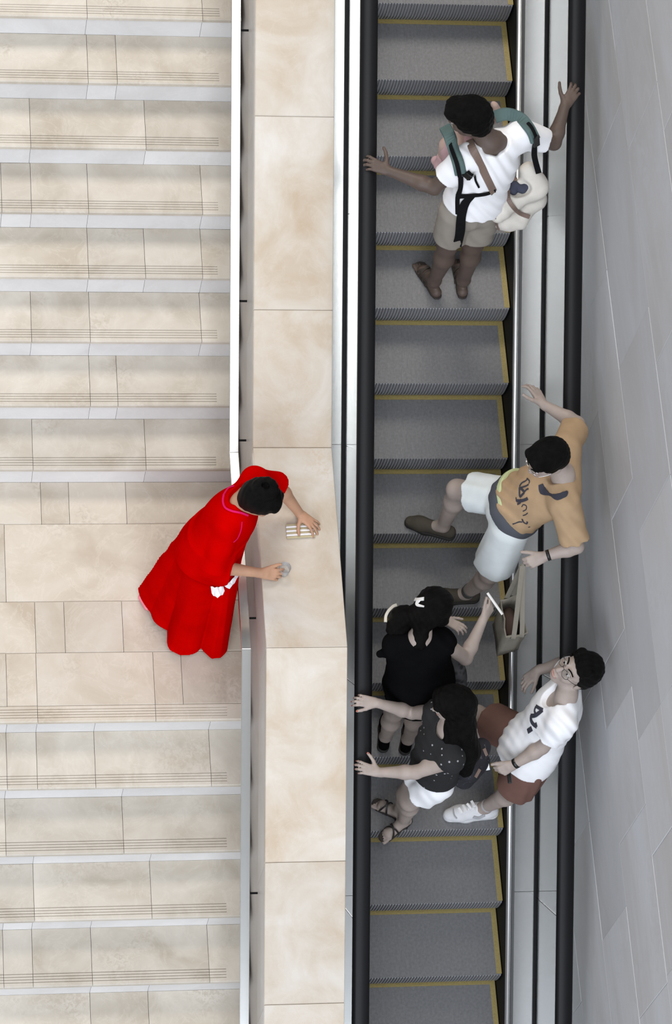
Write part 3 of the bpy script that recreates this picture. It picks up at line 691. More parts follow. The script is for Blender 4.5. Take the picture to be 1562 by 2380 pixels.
Zv = np.array((0, 0, 1.)); up3 = lambda q: np.array((0, 0, q))
GRIP = [(18, 38, 30), (20, 42, 32), (22, 44, 32), (24, 46, 34)]
RELAX = [(15, 28, 18), (20, 32, 20), (26, 36, 22), (30, 40, 25)]
SPLAY = [(4, 14, 8), (6, 16, 10), (10, 18, 10), (14, 20, 12)]
PINCH = [(40, 55, 30), (48, 62, 35), (55, 66, 35), (58, 68, 35)]
def cap_hair(S, c, f, u, sc=1.0, th=.014, fringe=.03, nape=-.05, k=.02):
    """short hair: a shell over the skull, open at the face"""
    l, f, u = frame(f, u); c = np.array(c, float); P = lambda a, b, e: c+(l*a+f*b+u*e)*sc; A = np.array([l, f, u])
    cl = [(P(0, .062, .062), nrm(f*.80-u*.60)), (P(0, -.02, nape), nrm(-u*.9+f*.43))]
    S.ell(P(0, -.012, .036), (np.array((.076, .094, .090))+th)*sc, A, k=k, clip=cl)
    S.ell(P(0, -.050, -.005), (np.array((.066, .052, .075))+th*.8)*sc, A, k=k, clip=[cl[1]])
    S.cap(P(-.045, .066, .078), P(.045, .066, .078), .024*sc, k=.02)
    return l, f, u, P

# ================================================================ man with the carrier and the cream tote
pa = person('dark haired man in white t-shirt with teal carrier straps, a hand on each escalator handrail', at(1045, 655, ZA))
railL = nrm(np.array(slp(0, 1, 0)))
hands = [((PA['wrL'], at_slope(858, 378, 1.10)-PA['wrL'], (0, -.35, 1), (0, 1, 0.4), GRIP), dict(spread=16, th=(.25, .95, 0))),
         ((PA['wrR'], at_slope(1338, 207, 1.09)-PA['wrR'], (0, -.35, 1), (-1, .6, 0), GRIP), dict(spread=14, th=(.55, .85, 0)))]
link('body', body(PA, 'm', 1.0, hands).mesh('body', VB), pa, M_SKIN_T)
face_parts(pa, *PA['head'], sc=PA['hs'])
def extraA(S):
    hip, sh, up, lat, fr, *_ = PA['_']; S.ell(PA['neck']-fr*.055+up*.045, (.095, .075, .085), np.array([lat, fr, up]), k=.006, sub=True)
M_WHITE = cloth('white_cotton', (.86, .86, .88), amount=.02); M_BEIGE = cloth('beige_cotton', (.29, .26, .225)); M_CREAM = cloth('cream_canvas', (.70, .66, .60), bump=.3)
M_TEAL = cloth('teal_webbing', (.10, .15, .145)); M_WEB = cloth('black_webbing', (.008, .008, .009)); M_LEATHER = mat('brown_leather', (.19, .13, .105), .5); M_BUCKLE = mat('buckle_plastic', (.01, .01, .01), .3)
shA = link('t_shirt', shirt(PA, loose=.030, sleeve=.62, sr=.080, hem=.085, neckr=.078, seed=4, amp=.005, extra=extraA).mesh('t_shirt', VC), pa, M_WHITE)
soA = link('shorts', shorts(PA, .70, .100, .096, top=.12, seed=5).mesh('shorts', VC), pa, M_BEIGE)
S = Solid(); l, f, u, P = cap_hair(S, *PA['head'], sc=PA['hs'], th=.020); S.cap(P(-.02, .080, .085), P(.03, .075, .088), .030, k=.04); S.disp = strands(.0028, f, 150, 2)
link('hair', S.mesh('hair', .005), pa, M_HAIR)
for s in 'LR':
    sd = sole_slab('sandal', PA['ank'+s], PA['toe'+s], ZA, pa, mat('sandal_sole', (.03, .022, .018), .8), 1.05)
    for a0, a1, w_ in ((.02, .055, .02), (.06, .10, .018), (.095, .125, .016), (.125, .10, .014)):
        foot_strap('sandal_strap', PA['ank'+s], PA['toe'+s], ZA, pa, mat('sandal_strap', (.035, .026, .02), .7), a0, a1, w_, 1.0, .075-a0*.3).parent = sd
    for c in sd.children: c.matrix_parent_inverse = Matrix.Identity(4)
# carrier worn over the shirt: padded straps, webbing, buckles and waist belt
tA = [bvh_of(shA), bvh_of(soA)]
car = empty('baby_carrier', tuple(PA['neck'])); setp(car, 'teal padded carrier straps with black webbing on the white t-shirt back', 'baby carrier')
def pad(pts, w, wb):
    o = strip('shoulder_pad', pts, tA, w, M_TEAL, car, .002, .020, n=5); b = strip('webbing', pts, tA, wb, M_WEB, car, .0265, .003, n=5); b.parent = o; b.matrix_parent_inverse = Matrix.Identity(4)
pad([(1036, 298, ZA+1.482), (1046, 318, ZA+1.521), (1056, 346), (1066, 378), (1072, 404)], .072, .026)
pad([(1150, 272, ZA+1.591), (1176, 265, ZA+1.608), (1206, 274), (1228, 298), (1242, 326)], .074, .026)
for pts, w_ in (([(1072, 404), (1069, 432), (1066, 460), (1066, 496)], .030), ([(1240, 325), (1241, 352), (1244, 372, ZA+1.308), (1252, 402, ZA+1.199)], .034), ([(1064, 455), (1095, 452), (1128, 448), (1150, 440)], .030), ([(1100, 452), (1082, 470), (1074, 500), (1068, 540), (1062, 570, ZA+0.676)], [.03, .05, .055, .058, .058]), ([(1085, 396), (1092, 406), (1088, 414)], .024), ([(1092, 402), (1102, 404), (1106, 418), (1112, 434)], .012)):
    strip('webbing', pts, tA, w_, M_WEB, car, .010, .004)
strip('buckle', [(1080, 398), (1090, 408)], tA, .034, M_BUCKLE, car, .016, .012); strip('buckle', [(1238, 318), (1240, 332)], tA, .045, M_BUCKLE, car, .024, .012); strip('buckle', [(1094, 404), (1098, 398)], tA, .012, mat('buckle_metal', (.7, .7, .7), .3, 1.0), car, .022, .006)
# baby carried on his front: only a hand, a leg and a sock show
hip, sh, up, lat, fr, *_ = PA['_']
pb0 = lerp(hip, sh, .62)+fr*.235; baby = person('small child in pink carried on the front of the dark haired man', pb0-up3(.2))
S = Solid(); S.ell(pb0, (.10, .085, .15), np.array([lat, fr, up]), k=.04); S.ell(pb0+up*.225+fr*.01, (.066, .078, .082), np.array([lat, fr, up]), k=.02); S.cap(pb0+up*.12, pb0+up*.18, .04, k=.03)
hb = at(1150, 246, ZA+1.461); S.cap(pb0+up*.11-lat*.08, lerp(pb0+up*.05-lat*.16, hb, .4), .033, .028, k=.03); S.cap(lerp(pb0+up*.05-lat*.16, hb, .4), hb, .028, .022, k=.02)
hand(S, hb, (.35, -.25, -.3), (-.2, .2, 1), (0, -1, 0), RELAX, sc=.62)
S.cap(pb0+up*.11+lat*.08, pb0+up*.02+lat*.10-fr*.1, .033, .024, k=.03)
kb = at(1040, 338, ZA+1.221); ab = at(1024, 384, ZA+1.068)
S.cap(pb0-up*.11+lat*.05, kb, .052, .045, k=.04); S.cap(kb, ab, .042, .03, k=.03); S.cap(ab, ab+np.array((-.02, .05, -.03)), .026, .022, k=.02)
S.cap(pb0-up*.11-lat*.05, pb0-up*.10-lat*.17-fr*.05, .052, .045, k=.04); S.cap(pb0-up*.10-lat*.17-fr*.05, pb0-up*.26-lat*.19-fr*.03, .04, .03, k=.03)
link('body', S.mesh('body', .006), baby, M_SKIN_B); M_PINK = cloth('pink_knit', (.55, .36, .38))
S = Solid(); S.ell(pb0-up*.01, (.115, .10, .155), np.array([lat, fr, up]), k=.04); S.cap(pb0-up*.11+lat*.05, lerp(pb0-up*.11+lat*.05, kb, .55), .066, .058, k=.04); link('romper', S.mesh('romper', .008), baby, M_PINK)
S = Solid(); S.cap(lerp(kb, ab, .62), ab, .040, .036, k=.02); S.cap(ab, ab+np.array((-.02, .05, -.03)), .033, .028, k=.02); link('sock', S.mesh('sock', .006), baby, M_PINK)
S = Solid(); cap_hair(S, pb0+up*.215+fr*.01, -fr, up, .86, .008); link('hair', S.mesh('hair', .007), baby, M_HAIR)
face_parts(baby, pb0+up*.215+fr*.01, -fr, up, .82)
# cream tote on a brown strap
bag = empty('tote_bag', tuple(at(1200, 470, ZA+0.872))); setp(bag, 'cream canvas shoulder bag with brown leather straps at the hip of the man', 'bag')
S = Solid(); zb = ZA+1.02
S.cap(at(1165, 478, zb), at(1238, 430, zb+.05), .075, .075, k=.06); S.cap(at(1172, 505, zb-.13), at(1240, 462, zb-.10), .075, .08, k=.06); S.cap(at(1180, 512, zb-.17), at(1205, 512, zb-.16), .06, .06, k=.05)
S.cap(at(1228, 395, zb+.14), at(1247, 435, zb+.05), .05, .07, k=.05); S.cap(at(1150, 462, zb+.05), at(1158, 500, zb-.02), .04, .04, k=.05)
S.ell(at(1206, 438, zb+.10), (.075, .050, .05), None, k=.02, sub=True); S.disp = folds(.006, 40, 30, 36, 8)
bg_ = link('canvas_body', S.mesh('canvas_body', .006), bag, M_CREAM); tb = [bvh_of(bg_)]
S = Solid(); S.cap(at(1192, 443, zb+.06), at(1196, 432, zb+.065), .03, k=.02); S.cap(at(1214, 440, zb+.06), at(1222, 434, zb+.06), .028, k=.02); S.disp = folds(.004, 60, 50, 40, 3); link('contents', S.mesh('contents', .006), bag, cloth('navy_cloth', (.06, .065, .095)))
strip('shoulder_strap', [(1093, 328), (1098, 345), (1110, 370), (1124, 398), (1136, 424), (1146, 446)], tA+tb, .046, M_LEATHER, bag, .006, .005, n=5)
strip('bag_handle', [(1204, 418), (1188, 422), (1180, 440), (1181, 462), (1192, 480), (1208, 494), (1228, 503)], tb, .026, M_LEATHER, bag, .008, .006, n=5)
strip('bag_handle', [(1136, 483), (1138, 500), (1150, 506), (1156, 520), (1160, 532)], tb, .016, M_LEATHER, bag, .004, .005, z=zb-.1)

# ================================================================ man in the orange printed shirt
pb = person('man in orange printed t-shirt and glasses leaning back on the handrail above a hanging bag', at(1020, 1240, ZB))
hands = [((PB['wrR'], at(1243, 905, ZB+1.232)-PB['wrR'], (.25, .3, 1), (-1, -.2, 0), [(8, 30, 18), (14, 36, 20), (24, 46, 26), (30, 50, 28)]), dict(spread=16, th=(.5, .86, 0))),
         ((PB['wrL'], at(1222, 1312, ZB+1.041)-PB['wrL'], (.1, -.35, 1), (0, 1, .2), PINCH), dict(spread=6, th=(.8, .55, -.2), thc=10))]
link('body', body(PB, 'm', 1.0, hands, toes=False).mesh('body', VB), pb, M_SKIN); face_parts(pb, *PB['head'], sc=PB['hs'])
M_ORANGE = cloth('orange_cotton', (.42, .29, .175), amount=.05); M_ICE = cloth('pale_cotton', (.66, .70, .70), amount=.03); M_SLATE = cloth('slate_jersey', (.085, .09, .105)); M_LIME = cloth('lime_cotton', (.52, .58, .32)); M_INK = mat('navy_print', (.035, .035, .05), .8)
shB = link('t_shirt', shirt(PB, loose=.034, sleeve={'R': .72, 'L': .82}, sr=.09, hem=.15, neckr=.060, neckdrop=.015, seed=12, amp=.0055, extra=lambda S: S.cap(PB['shL']-PB['_'][4]*.045-PB['_'][2]*.03, PB['shR']-PB['_'][4]*.045-PB['_'][2]*.03, .072, k=.04)).mesh('t_shirt', VC), pb, M_ORANGE)
soB = link('shorts', shorts(PB, .78, .112, .118, top=.06, seed=6, hemf2=.60).mesh('shorts', VC), pb, M_ICE)
hip, sh, up, lat, fr, latp, frp, A, Ap, g = PB['_']
S = Solid(); S.ell(hip+up*.09, (.205, .172, .16), Ap, k=.02, clip=[(hip+up*.145, up), (hip+up*.045, -up)]); S.disp = folds(.004, 30, 30, 40, 2); link('waist_wrap', S.mesh('waist_wrap', VC), pb, M_SLATE)
S = Solid(); S.ell(hip+up*.14-lat*.02, (.200, .168, .16), A, k=.02, clip=[(hip+up*.165, up), (hip+up*.125, -up)]); link('undershirt', S.mesh('undershirt', VC), pb, M_LIME)
S = Solid(); l, f, u, P = cap_hair(S, *PB['head'], sc=PB['hs'], th=.013); S.disp = strands(.002, f, 170, 5); link('hair', S.mesh('hair', .005), pb, M_HAIR)
M_TAUPE = cloth('taupe_suede', (.075, .065, .052)); M_SOLE = mat('dark_rubber_sole', (.02, .018, .016), .7)
shoe('loafer', PB['ankR'], PB['toeR'], ZB, pb, M_TAUPE, M_SOLE, 1.12, True); shoe('loafer', PB['ankL'], PB['toeL'], ZB2, pb, M_TAUPE, M_SOLE, 1.12, True)
d = nrm(PB['kneeL']-PB['ankL']); S = Solid(); S.cap(PB['ankL']-d*.03, PB['ankL']+d*.07, .042, .046, k=.02, clip=[(PB['ankL']+d*.075, d)]); link('sock', S.mesh('sock', VC), pb, cloth('grey_sock', (.11, .105, .10)))
tB = [bvh_of(shB)]
for pts, w_ in (([(1257, 1126), (1262, 1140), (1275, 1148)], [.03, .05, .02]), ([(1284, 1152), (1296, 1155), (1312, 1149), (1319, 1142)], [.02, .04, .036, .012]), ([(1275, 1148), (1284, 1152)], .016),
                ([(1208, 1130), (1214, 1122), (1222, 1118), (1228, 1112)], .009), ([(1209, 1134), (1222, 1130), (1229, 1126)], .009), ([(1208, 1132), (1208, 1144), (1209, 1154), (1214, 1150), (1219, 1144), (1214, 1138), (1209, 1134)], .014), ([(1219, 1144), (1224, 1138), (1229, 1136)], .010), ([(1202, 1164), (1212, 1164), (1222, 1161), (1227, 1158)], .018), ([(1203, 1172), (1210, 1168), (1211, 1160)], .011), ([(1213, 1178), (1217, 1173), (1224, 1176), (1223, 1184), (1216, 1188)], .006), ([(1216, 1198), (1222, 1196), (1227, 1192)], .006), ([(1192, 1218), (1206, 1213), (1214, 1213)], .008), ([(1214, 1206), (1217, 1213), (1224, 1217), (1226, 1212)], .010), ([(1225, 1112), (1231, 1118), (1230, 1124)], .007), ([(1200, 1156), (1201, 1166)], .008), ([(1228, 1225), (1232, 1224)], .006)):
    strip('shirt_print', pts, tB, w_, M_INK, pb, .0014, .002, z=ZB+1.199)
# glasses
def glasses(o, c, f, u, sc, m):
    l, f, u = frame(f, u); c = np.array(c, float); P = lambda a, b, e: c+(l*a+f*b+u*e)*sc; V = []
    for s in (-1, 1):
        V.append(tube([P(s*(.033+.024*math.cos(t)), .104-.012*abs(math.cos(t))*(math.cos(t) > 0), .002+.018*math.sin(t)) for t in np.linspace(0, 2*PI, 17)], .0016, 6))
        V.append(tube(spline([P(s*.057, .096, .006), P(s*.078, .05, .008), P(s*.084, -.012, .008), P(s*.084, -.03, -.006)], 4), .0017, 6))
    V.append(tube(spline([P(-.010, .106, .006), P(0, .112, .009), P(.010, .106, .006)], 3), .0016, 6))
    g_ = link('glasses', mesh('glasses', *join(*V), True), o, m)
    for s in (-1, 1):
        q = [P(s*(.033+.0225*math.cos(t)), .103-.012*abs(math.cos(t))*(math.cos(t) > 0), .002+.0165*math.sin(t)) for t in np.linspace(0, 2*PI, 17)[:-1]]
        ln = link('lens', fixn(mesh('lens', q+[p-f*.0012 for p in q], [tuple(range(16)), tuple(range(31, 15, -1))]+[(i, (i+1) % 16, 16+(i+1) % 16, 16+i) for i in range(16)])), o, M_LENS); ln.parent = g_; ln.matrix_parent_inverse = Matrix.Identity(4)
M_LENS = mat('lens_glass', (.95, .97, .97), .02, 0, .5, Transmission_Weight=1.0, IOR=1.1)
glasses(pb, *PB['head'], PB['hs'], mat('silver_frame', (.8, .8, .8), .2, 1.0))
def wristband(name, wr, el, off, r, w_, m, parent):
    d = nrm(el-wr); c = wr+d*off; v, fc = tube([c-d*w_/2, c+d*w_/2], r, 18); return link(name, mesh(name, v, fc, True), parent, m)
wt = wristband('watch', PB['wrL'], PB['elL'], .022, .033, .02, M_BUCKLE, pb)
# beige tote hanging from his hand
tb0 = empty('tote_bag', tuple(at(1185, 1480, ZB-.35))); setp(tb0, 'beige canvas tote hanging from the hand of the man in orange', 'bag')
hp = at(1216, 1310, ZB+1.02); zt = ZB+0.512; M_SAND = cloth('sand_canvas', (.235, .215, .175), bump=.3)
tl, tr_, bl, br = at(1164, 1395, zt), at(1204, 1380, zt), at(1176, 1482, zt), at(1226, 1470, zt)
c0 = (tl+tr_+bl+br)/4; ex = nrm(tr_-tl); ey = nrm(bl-tl); hb_ = .34
V = []; ring = [tl, bl, br, tr_]
for lev in (0, .35, .7, 1.0):
    sh_ = 1-.10*lev; 
    for p in ring: V.append(c0+(p-c0)*sh_*(1.0 if lev else 1.02)-Zv*hb_*lev+np.array((.02*lev, .03*lev, 0)))
inn = [c0+(p-c0)*.93-Zv*.002 for p in ring]+[c0+(p-c0)*.84-Zv*(hb_-.02) for p in ring]
k0 = len(V); V += inn; F = []
for L_ in range(3):
    for i in range(4): F.append((L_*4+i, L_*4+(i+1) % 4, L_*4+4+(i+1) % 4, L_*4+4+i))
F += [(12, 13, 14, 15), (k0+4, k0+7, k0+6, k0+5)]+[(i, k0+i, k0+(i+1) % 4, (i+1) % 4) for i in range(4)]+[(k0+i, k0+4+i, k0+4+(i+1) % 4, k0+(i+1) % 4) for i in range(4)]
me = fixn(mesh('canvas_body', V, F)); bm = bmesh.new(); bm.from_mesh(me); bmesh.ops.subdivide_edges(bm, edges=bm.edges, cuts=3, use_grid_fill=True)
for vv in bm.verts:
    q = np.array(vv.co); vv.co += Vector(nrm(q-c0)*(.006*math.sin(38*q[1]+20*q[2])+.005*math.sin(45*q[0]-30*q[2])))
bm.to_mesh(me); bm.free(); me.polygons.foreach_set('use_smooth', [True]*len(me.polygons)); link('canvas_body', me, tb0, M_SAND)
for a, b in ((tl, tr_), (bl, br)):
    e0, e1 = lerp(a, b, .35), lerp(a, b, .72); pts = [e0-Zv*.05, e0+Zv*.02, lerp(e0, hp, .6), hp-Zv*.01, lerp(e1, hp, .6), e1+Zv*.02, e1-Zv*.05]
    pn = [(p, nrm(ex*.2-ey+Zv*.3)) for p in pts]; link('bag_handle', ribbon(pn, .028, .004, n=5), tb0, M_SAND)
S = Solid(); S.ell(c0-Zv*.10, (.05, .10, .05), None, k=.02); S.disp = folds(.006, 50, 40, 30, 4); link('contents', S.mesh('contents', .008), tb0, cloth('brown_parcel', (.085, .055, .045)))

# ================================================================ woman in black with the white hair clip
pc = person('woman in black with white hair clip holding up a thin white stick', at(920, 1715, ZCc))
hands = [((PC['wrL'], at(1078, 1462, ZCc+1.165)-PC['wrL'], (.1, .2, 1), (.3, 1, 0), [(8, 18, 12), (12, 22, 14), (16, 26, 16), (20, 30, 18)]), dict(spread=8, sc=.9)),
         ((PC['wrR'], at(1141, 1412, ZCc+1.221)-PC['wrR'], (.6, -.5, .6), (-.4, .6, .5), [(30, 45, 20), (42, 55, 30), (60, 66, 35), (62, 68, 35)]), dict(spread=6, th=(.85, .45, -.25), sc=.9))]
link('body', body(PC, 'f', 1.0, hands, toes=False).mesh('body', VB), pc, M_SKIN); face_parts(pc, *PC['head'], sc=PC['hs'])
M_BLK = cloth('black_cotton', (.004, .004, .0045), amount=.1, spec=.02)
hip, sh, up, lat, fr, latp, frp, A, Ap, g = PC['_']
S = shirt(PC, loose=.034, sleeve={'L': .5, 'R': .12}, sr=.066, hem=-.14, neckr=.058, seed=21, amp=.005, flare=.03)
S.cap(PC['shL']+up*-.03, at(884, 1520, ZCc+1.243), .05, .022, k=.03)
link('tunic', S.mesh('tunic', VC), pc, M_BLK)
link('shorts', shorts(PC, .42, .10, .10, seed=7).mesh('shorts', VC), pc, M_BLK)
S = Solid(); l, f, u, P = cap_hair(S, *PC['head'], sc=PC['hs'], th=.022, nape=-.075); S.ell(P(0, -.05, .03), (.085, .075, .09), np.array([l, f, u]), k=.03); S.cap(P(-.045, .02, .05), P(-.07, .02, -.02), .045, k=.03)
S.cap(P(0, -.09, .02), at(938, 1432, ZCc+1.482), .06, .055, k=.03); S.cap(at(934, 1434, ZCc+1.482), at(924, 1462, ZCc+1.406), .068, .064, k=.03); S.cap(at(924, 1462, ZCc+1.406), at(940, 1505, ZCc+1.352), .06, .035, k=.03); S.cap(P(0, -.07, -.03), PC['neck']-fr*.03, .05, .045, k=.03)
S.disp = strands(.0028, -f+.3*u, 140, 6); hC = link('hair', S.mesh('hair', .0055), pc, M_HAIR); tC = [bvh_of(hC)]
strip('hair_clip', [(966, 1394), (974, 1394), (986, 1392)], tC, .022, mat('white_clip', (.75, .74, .72), .4), pc, .002, .006); strip('hair_clip', [(976, 1394), (970, 1402), (972, 1407), (986, 1410)], tC, [.03, .02, .018, .010], MATS['white_clip'], pc, .002, .006)
strip('hair_band', [(896, 1446), (897, 1432), (903, 1420), (914, 1409), (922, 1406)], tC, .018, mat('cream_band', (.60, .56, .48), .6), pc, .004, .006, z=ZCc+1.450)
for s in 'LR': shoe('flat_shoe', PC['ank'+s], PC['toe'+s], ZCc, pc, M_BLK, M_SOLE, .95, True)
st_ = link('white_stick', mesh('white_stick', *tube([at(1133, 1378, ZCc+1.264), at(1168, 1428, ZCc+1.221)], .0085, 10, flat=.6)), None, mat('white_plastic', (.78, .76, .74), .4)); setp(st_, 'thin white stick held up between fingers of the woman in black', 'stick')
cb = empty('shoulder_bag', tuple(at(1060, 1590, ZCc+0.654))); setp(cb, 'dark patterned soft shoulder bag beside the woman in black', 'bag')
M_PATT = mat('dark_pattern', (.03, .03, .032), .7); nt, b, N, L = nodes(M_PATT); vz = N('ShaderNodeTexVoronoi'); vz.inputs['Scale'].default_value = 26; tc = N('ShaderNodeTexCoord'); L(tc.outputs['Object'], vz.inputs['Vector']); r_ = ramp(nt, [(.25, (.008, .008, .009)), (.5, (.05, .05, .055))]); L(vz.outputs['Distance'], r_.inputs[0]); L(r_.outputs[0], b.inputs['Base Color'])
S = Solid(); S.cap(at(1050, 1530, ZCc+0.981), at(1056, 1590, ZCc+0.785), .055, .06, k=.05); S.cap(at(1062, 1560, ZCc+0.894), at(1066, 1600, ZCc+0.719), .05, .05, k=.05); S.disp = folds(.006, 55, 45, 40, 9); bC = link('fabric_body', S.mesh('fabric_body', .007), cb, M_PATT)
link('bag_strap', ribbon([(at(1034, 1474, ZCc+1.428), -nrm(ray(1034, 1474))), (at(1040, 1495, ZCc+1.352), -nrm(ray(1040, 1495))), (at(1044, 1525, ZCc+1.112), -nrm(ray(1044, 1525))), (at(1048, 1550, ZCc+0.981), -nrm(ray(1048, 1550)))], .02, .005), cb, M_WEB)
for q in ((1036, 1488), (1038, 1476)):
    bm = bmesh.new(); bmesh.ops.create_icosphere(bm, subdivisions=2, radius=.008, matrix=Matrix.Translation(Vector(at(q[0], q[1], ZCc+1.417)))); me = bpy.data.meshes.new('metal_stud'); bm.to_mesh(me); bm.free(); link('metal_stud', me, cb, mat('chrome', (.9, .9, .9), .12, 1.0))

# ================================================================ woman with long hair, both hands on the left rail
pd = person('woman with long black hair and white shorts, both hands on the left handrail', at(930, 1900, ZD))
tips = []
hands = [((PD['wrL'], at_slope(846, 1786, 1.095)-PD['wrL'], (0, -.3, 1), (0, 1, .3), GRIP), dict(spread=14, th=(.55, .85, 0), sc=.92, tips=tips)),
         ((PD['wrR'], at_slope(842, 1628, 1.095)-PD['wrR'], (0, -.3, 1), (0, -1, -.3), GRIP), dict(spread=12, th=(.8, .55, -.1), sc=.92, tips=tips))]
link('body', body(PD, 'f', 1.0, hands).mesh('body', VB), pd, M_SKIN); face_parts(pd, *PD['head'], sc=PD['hs'])
nails(tips, mat('red_varnish', (.42, .09, .06), .25), pd)
M_DOT = mat('dotted_black_cotton', (.009, .009, .01), .85); nt, b, N, L = nodes(M_DOT); tc = N('ShaderNodeTexCoord'); vz = N('ShaderNodeTexVoronoi'); vz.inputs['Scale'].default_value = 24; vz.inputs['Randomness'].default_value = .25; L(tc.outputs['Object'], vz.inputs['Vector']); r_ = ramp(nt, [(0.0, (.32, .32, .34)), (.13, (.30, .30, .32)), (.16, (.008, .008, .009))]); L(vz.outputs['Distance'], r_.inputs[0]); L(r_.outputs[0], b.inputs['Base Color'])
hip, sh, up, lat, fr, latp, frp, A, Ap, g = PD['_']
link('blouse', shirt(PD, loose=.026, sleeve=.10, sr=.066, hem=.10, neckr=.07, seed=31, amp=.004, flare=.0).mesh('blouse', VC), pd, M_DOT)
link('shorts', shorts(PD, .50, .105, .100, top=.10, seed=8).mesh('shorts', VC), pd, M_WHITE)
S = Solid(); l, f, u, P = cap_hair(S, *PD['head'], sc=PD['hs'], th=.020, nape=-.08)
S.cap(P(0, -.06, .02), at(1075, 1690, ZD+1.461), .078, .07, k=.04); S.cap(at(1072, 1690, ZD+1.461), at(1084, 1745, ZD+1.286), .085, .080, k=.04); S.cap(at(1084, 1745, ZD+1.286), at(1082, 1790, ZD+1.145), .076, .045, k=.04); S.cap(P(.05, -.03, -.02), at(1042, 1725, ZD+1.40), .06, .045, k=.04)
S.disp = strands(.0030, (.3, -.8, -.5), 130, 7); link('hair', S.mesh('hair', .0055), pd, M_HAIR)
for s in 'LR':
    sd = sole_slab('sandal', PD['ank'+s], PD['toe'+s], ZD, pd, mat('sandal_sole', (.03, .022, .018), .8), .95)
    for a0, a1 in ((.115, .06), (.06, .115), (-.01, -.01)): foot_strap('sandal_strap', PD['ank'+s], PD['toe'+s], ZD, pd, mat('dark_strap', (.015, .012, .012), .5), a0, a1, .011, .93, .066).parent = sd
    for c in sd.children: c.matrix_parent_inverse = Matrix.Identity(4)
bp = empty('backpack', tuple(at(1095, 1800, ZD+0.763))); setp(bp, 'small dark patterned backpack on the back of the long haired woman', 'bag')
S = Solid(); S.cap(at(1090, 1790, ZD+1.068), at(1118, 1738, ZD+1.068), .075, .06, k=.05); S.cap(at(1078, 1805, ZD+0.937), at(1112, 1770, ZD+0.937), .075, .07, k=.05); S.disp = folds(.005, 45, 40, 30, 12); bD = link('fabric_body', S.mesh('fabric_body', .007), bp, mat('tweed_pattern', (.02, .02, .025), .8))
M_TW = MATS['tweed_pattern']; nt, b, N, L = nodes(M_TW); tc = N('ShaderNodeTexCoord'); wv = N('ShaderNodeTexVoronoi'); wv.inputs['Scale'].default_value = 75; mp = N('ShaderNodeMapping'); mp.inputs['Rotation'].default_value = (0, 0, .6); mp.inputs['Scale'].default_value = (1, .35, 1); L(tc.outputs['Object'], mp.inputs[0]); L(mp.outputs[0], wv.inputs['Vector']); r_ = ramp(nt, [(0, (.22, .22, .25)), (.18, (.012, .012, .018)), (1, (.008, .008, .012))]); L(wv.outputs['Distance'], r_.inputs[0]); L(r_.outputs[0], b.inputs['Base Color'])
tD = [bvh_of(bD)]; strip('leather_tab', [(1124, 1740), (1130, 1756)], tD, .022, M_LEATHER, bp, .003, .006, z=ZD+1.036); strip('leather_tab', [(1104, 1806), (1114, 1788)], tD, .022, M_LEATHER, bp, .003, .006, z=ZD+0.981); strip('paper_tag', [(1128, 1768, ZD+0.981), (1132, 1790, ZD+0.937)], tD, .036, M_WHITE, bp, .003, .003)

# ================================================================ man in the white lettered t-shirt
pe = person('man in white lettered t-shirt and rust shorts, head tipped back against the wall', at(1120, 1820, ZE))
hands = [((PE['wrL'], at(1166, 1792, ZE+1.036)-PE['wrL'], (.5, -.2, .8), (-.3, 1, 0), PINCH), dict(spread=5, th=(.85, .4, -.2))),
         ((PE['wrR'], at(1210, 1592, ZE+1.036)-PE['wrR'], (.1, .3, 1), (.2, -1, 0), RELAX), dict(spread=10, th=(.75, .62, -.2)))]
link('body', body(PE, 'm', 1.0, hands, toes=False).mesh('body', VB), pe, M_SKIN); face_parts(pe, *PE['head'], sc=PE['hs'])
M_RUST = cloth('rust_cotton', (.17, .092, .075))
shE = link('t_shirt', shirt(PE, loose=.030, sleeve={'L': .62, 'R': .45}, sr=.072, hem=-.05, neckr=.08, neckdrop=.05, seed=41, amp=.005, flare=.012).mesh('t_shirt', VC), pe, M_WHITE)
link('shorts', shorts(PE, .80, .112, .118, top=.06, seed=9, hemf2=.66).mesh('shorts', VC), pe, M_RUST)
S = Solid(); l, f, u, P = cap_hair(S, *PE['head'], sc=PE['hs'], th=.016); S.cap(P(-.05, .055, .10), P(.05, .055, .10), .030, k=.03); S.disp = strands(.003, f, 150, 9); link('hair', S.mesh('hair', .005), pe, M_HAIR)
glasses(pe, *PE['head'], PE['hs'], mat('dark_frame', (.015, .013, .012), .3))
tE = [bvh_of(shE)]
for pts, w_ in (([(1246, 1641), (1254, 1646), (1262, 1650)], .020), ([(1262, 1650), (1252, 1658), (1244, 1663), (1234, 1664)], .026), ([(1246, 1642), (1243, 1652), (1246, 1661)], .016), ([(1235, 1662), (1235, 1674), (1240, 1683), (1248, 1689)], .026), ([(1248, 1690), (1245, 1680)], .022), ([(1236, 1664), (1233, 1671)], .018), ([(1237, 1693), (1227, 1700)], .030)):
    strip('shirt_lettering', pts, tE, w_, M_INK, pe, .0014, .002, z=ZE+1.199)
M_SNK = cloth('white_mesh', (.68, .68, .70), amount=.03); M_WSOLE = mat('white_sole', (.62, .62, .63), .5)
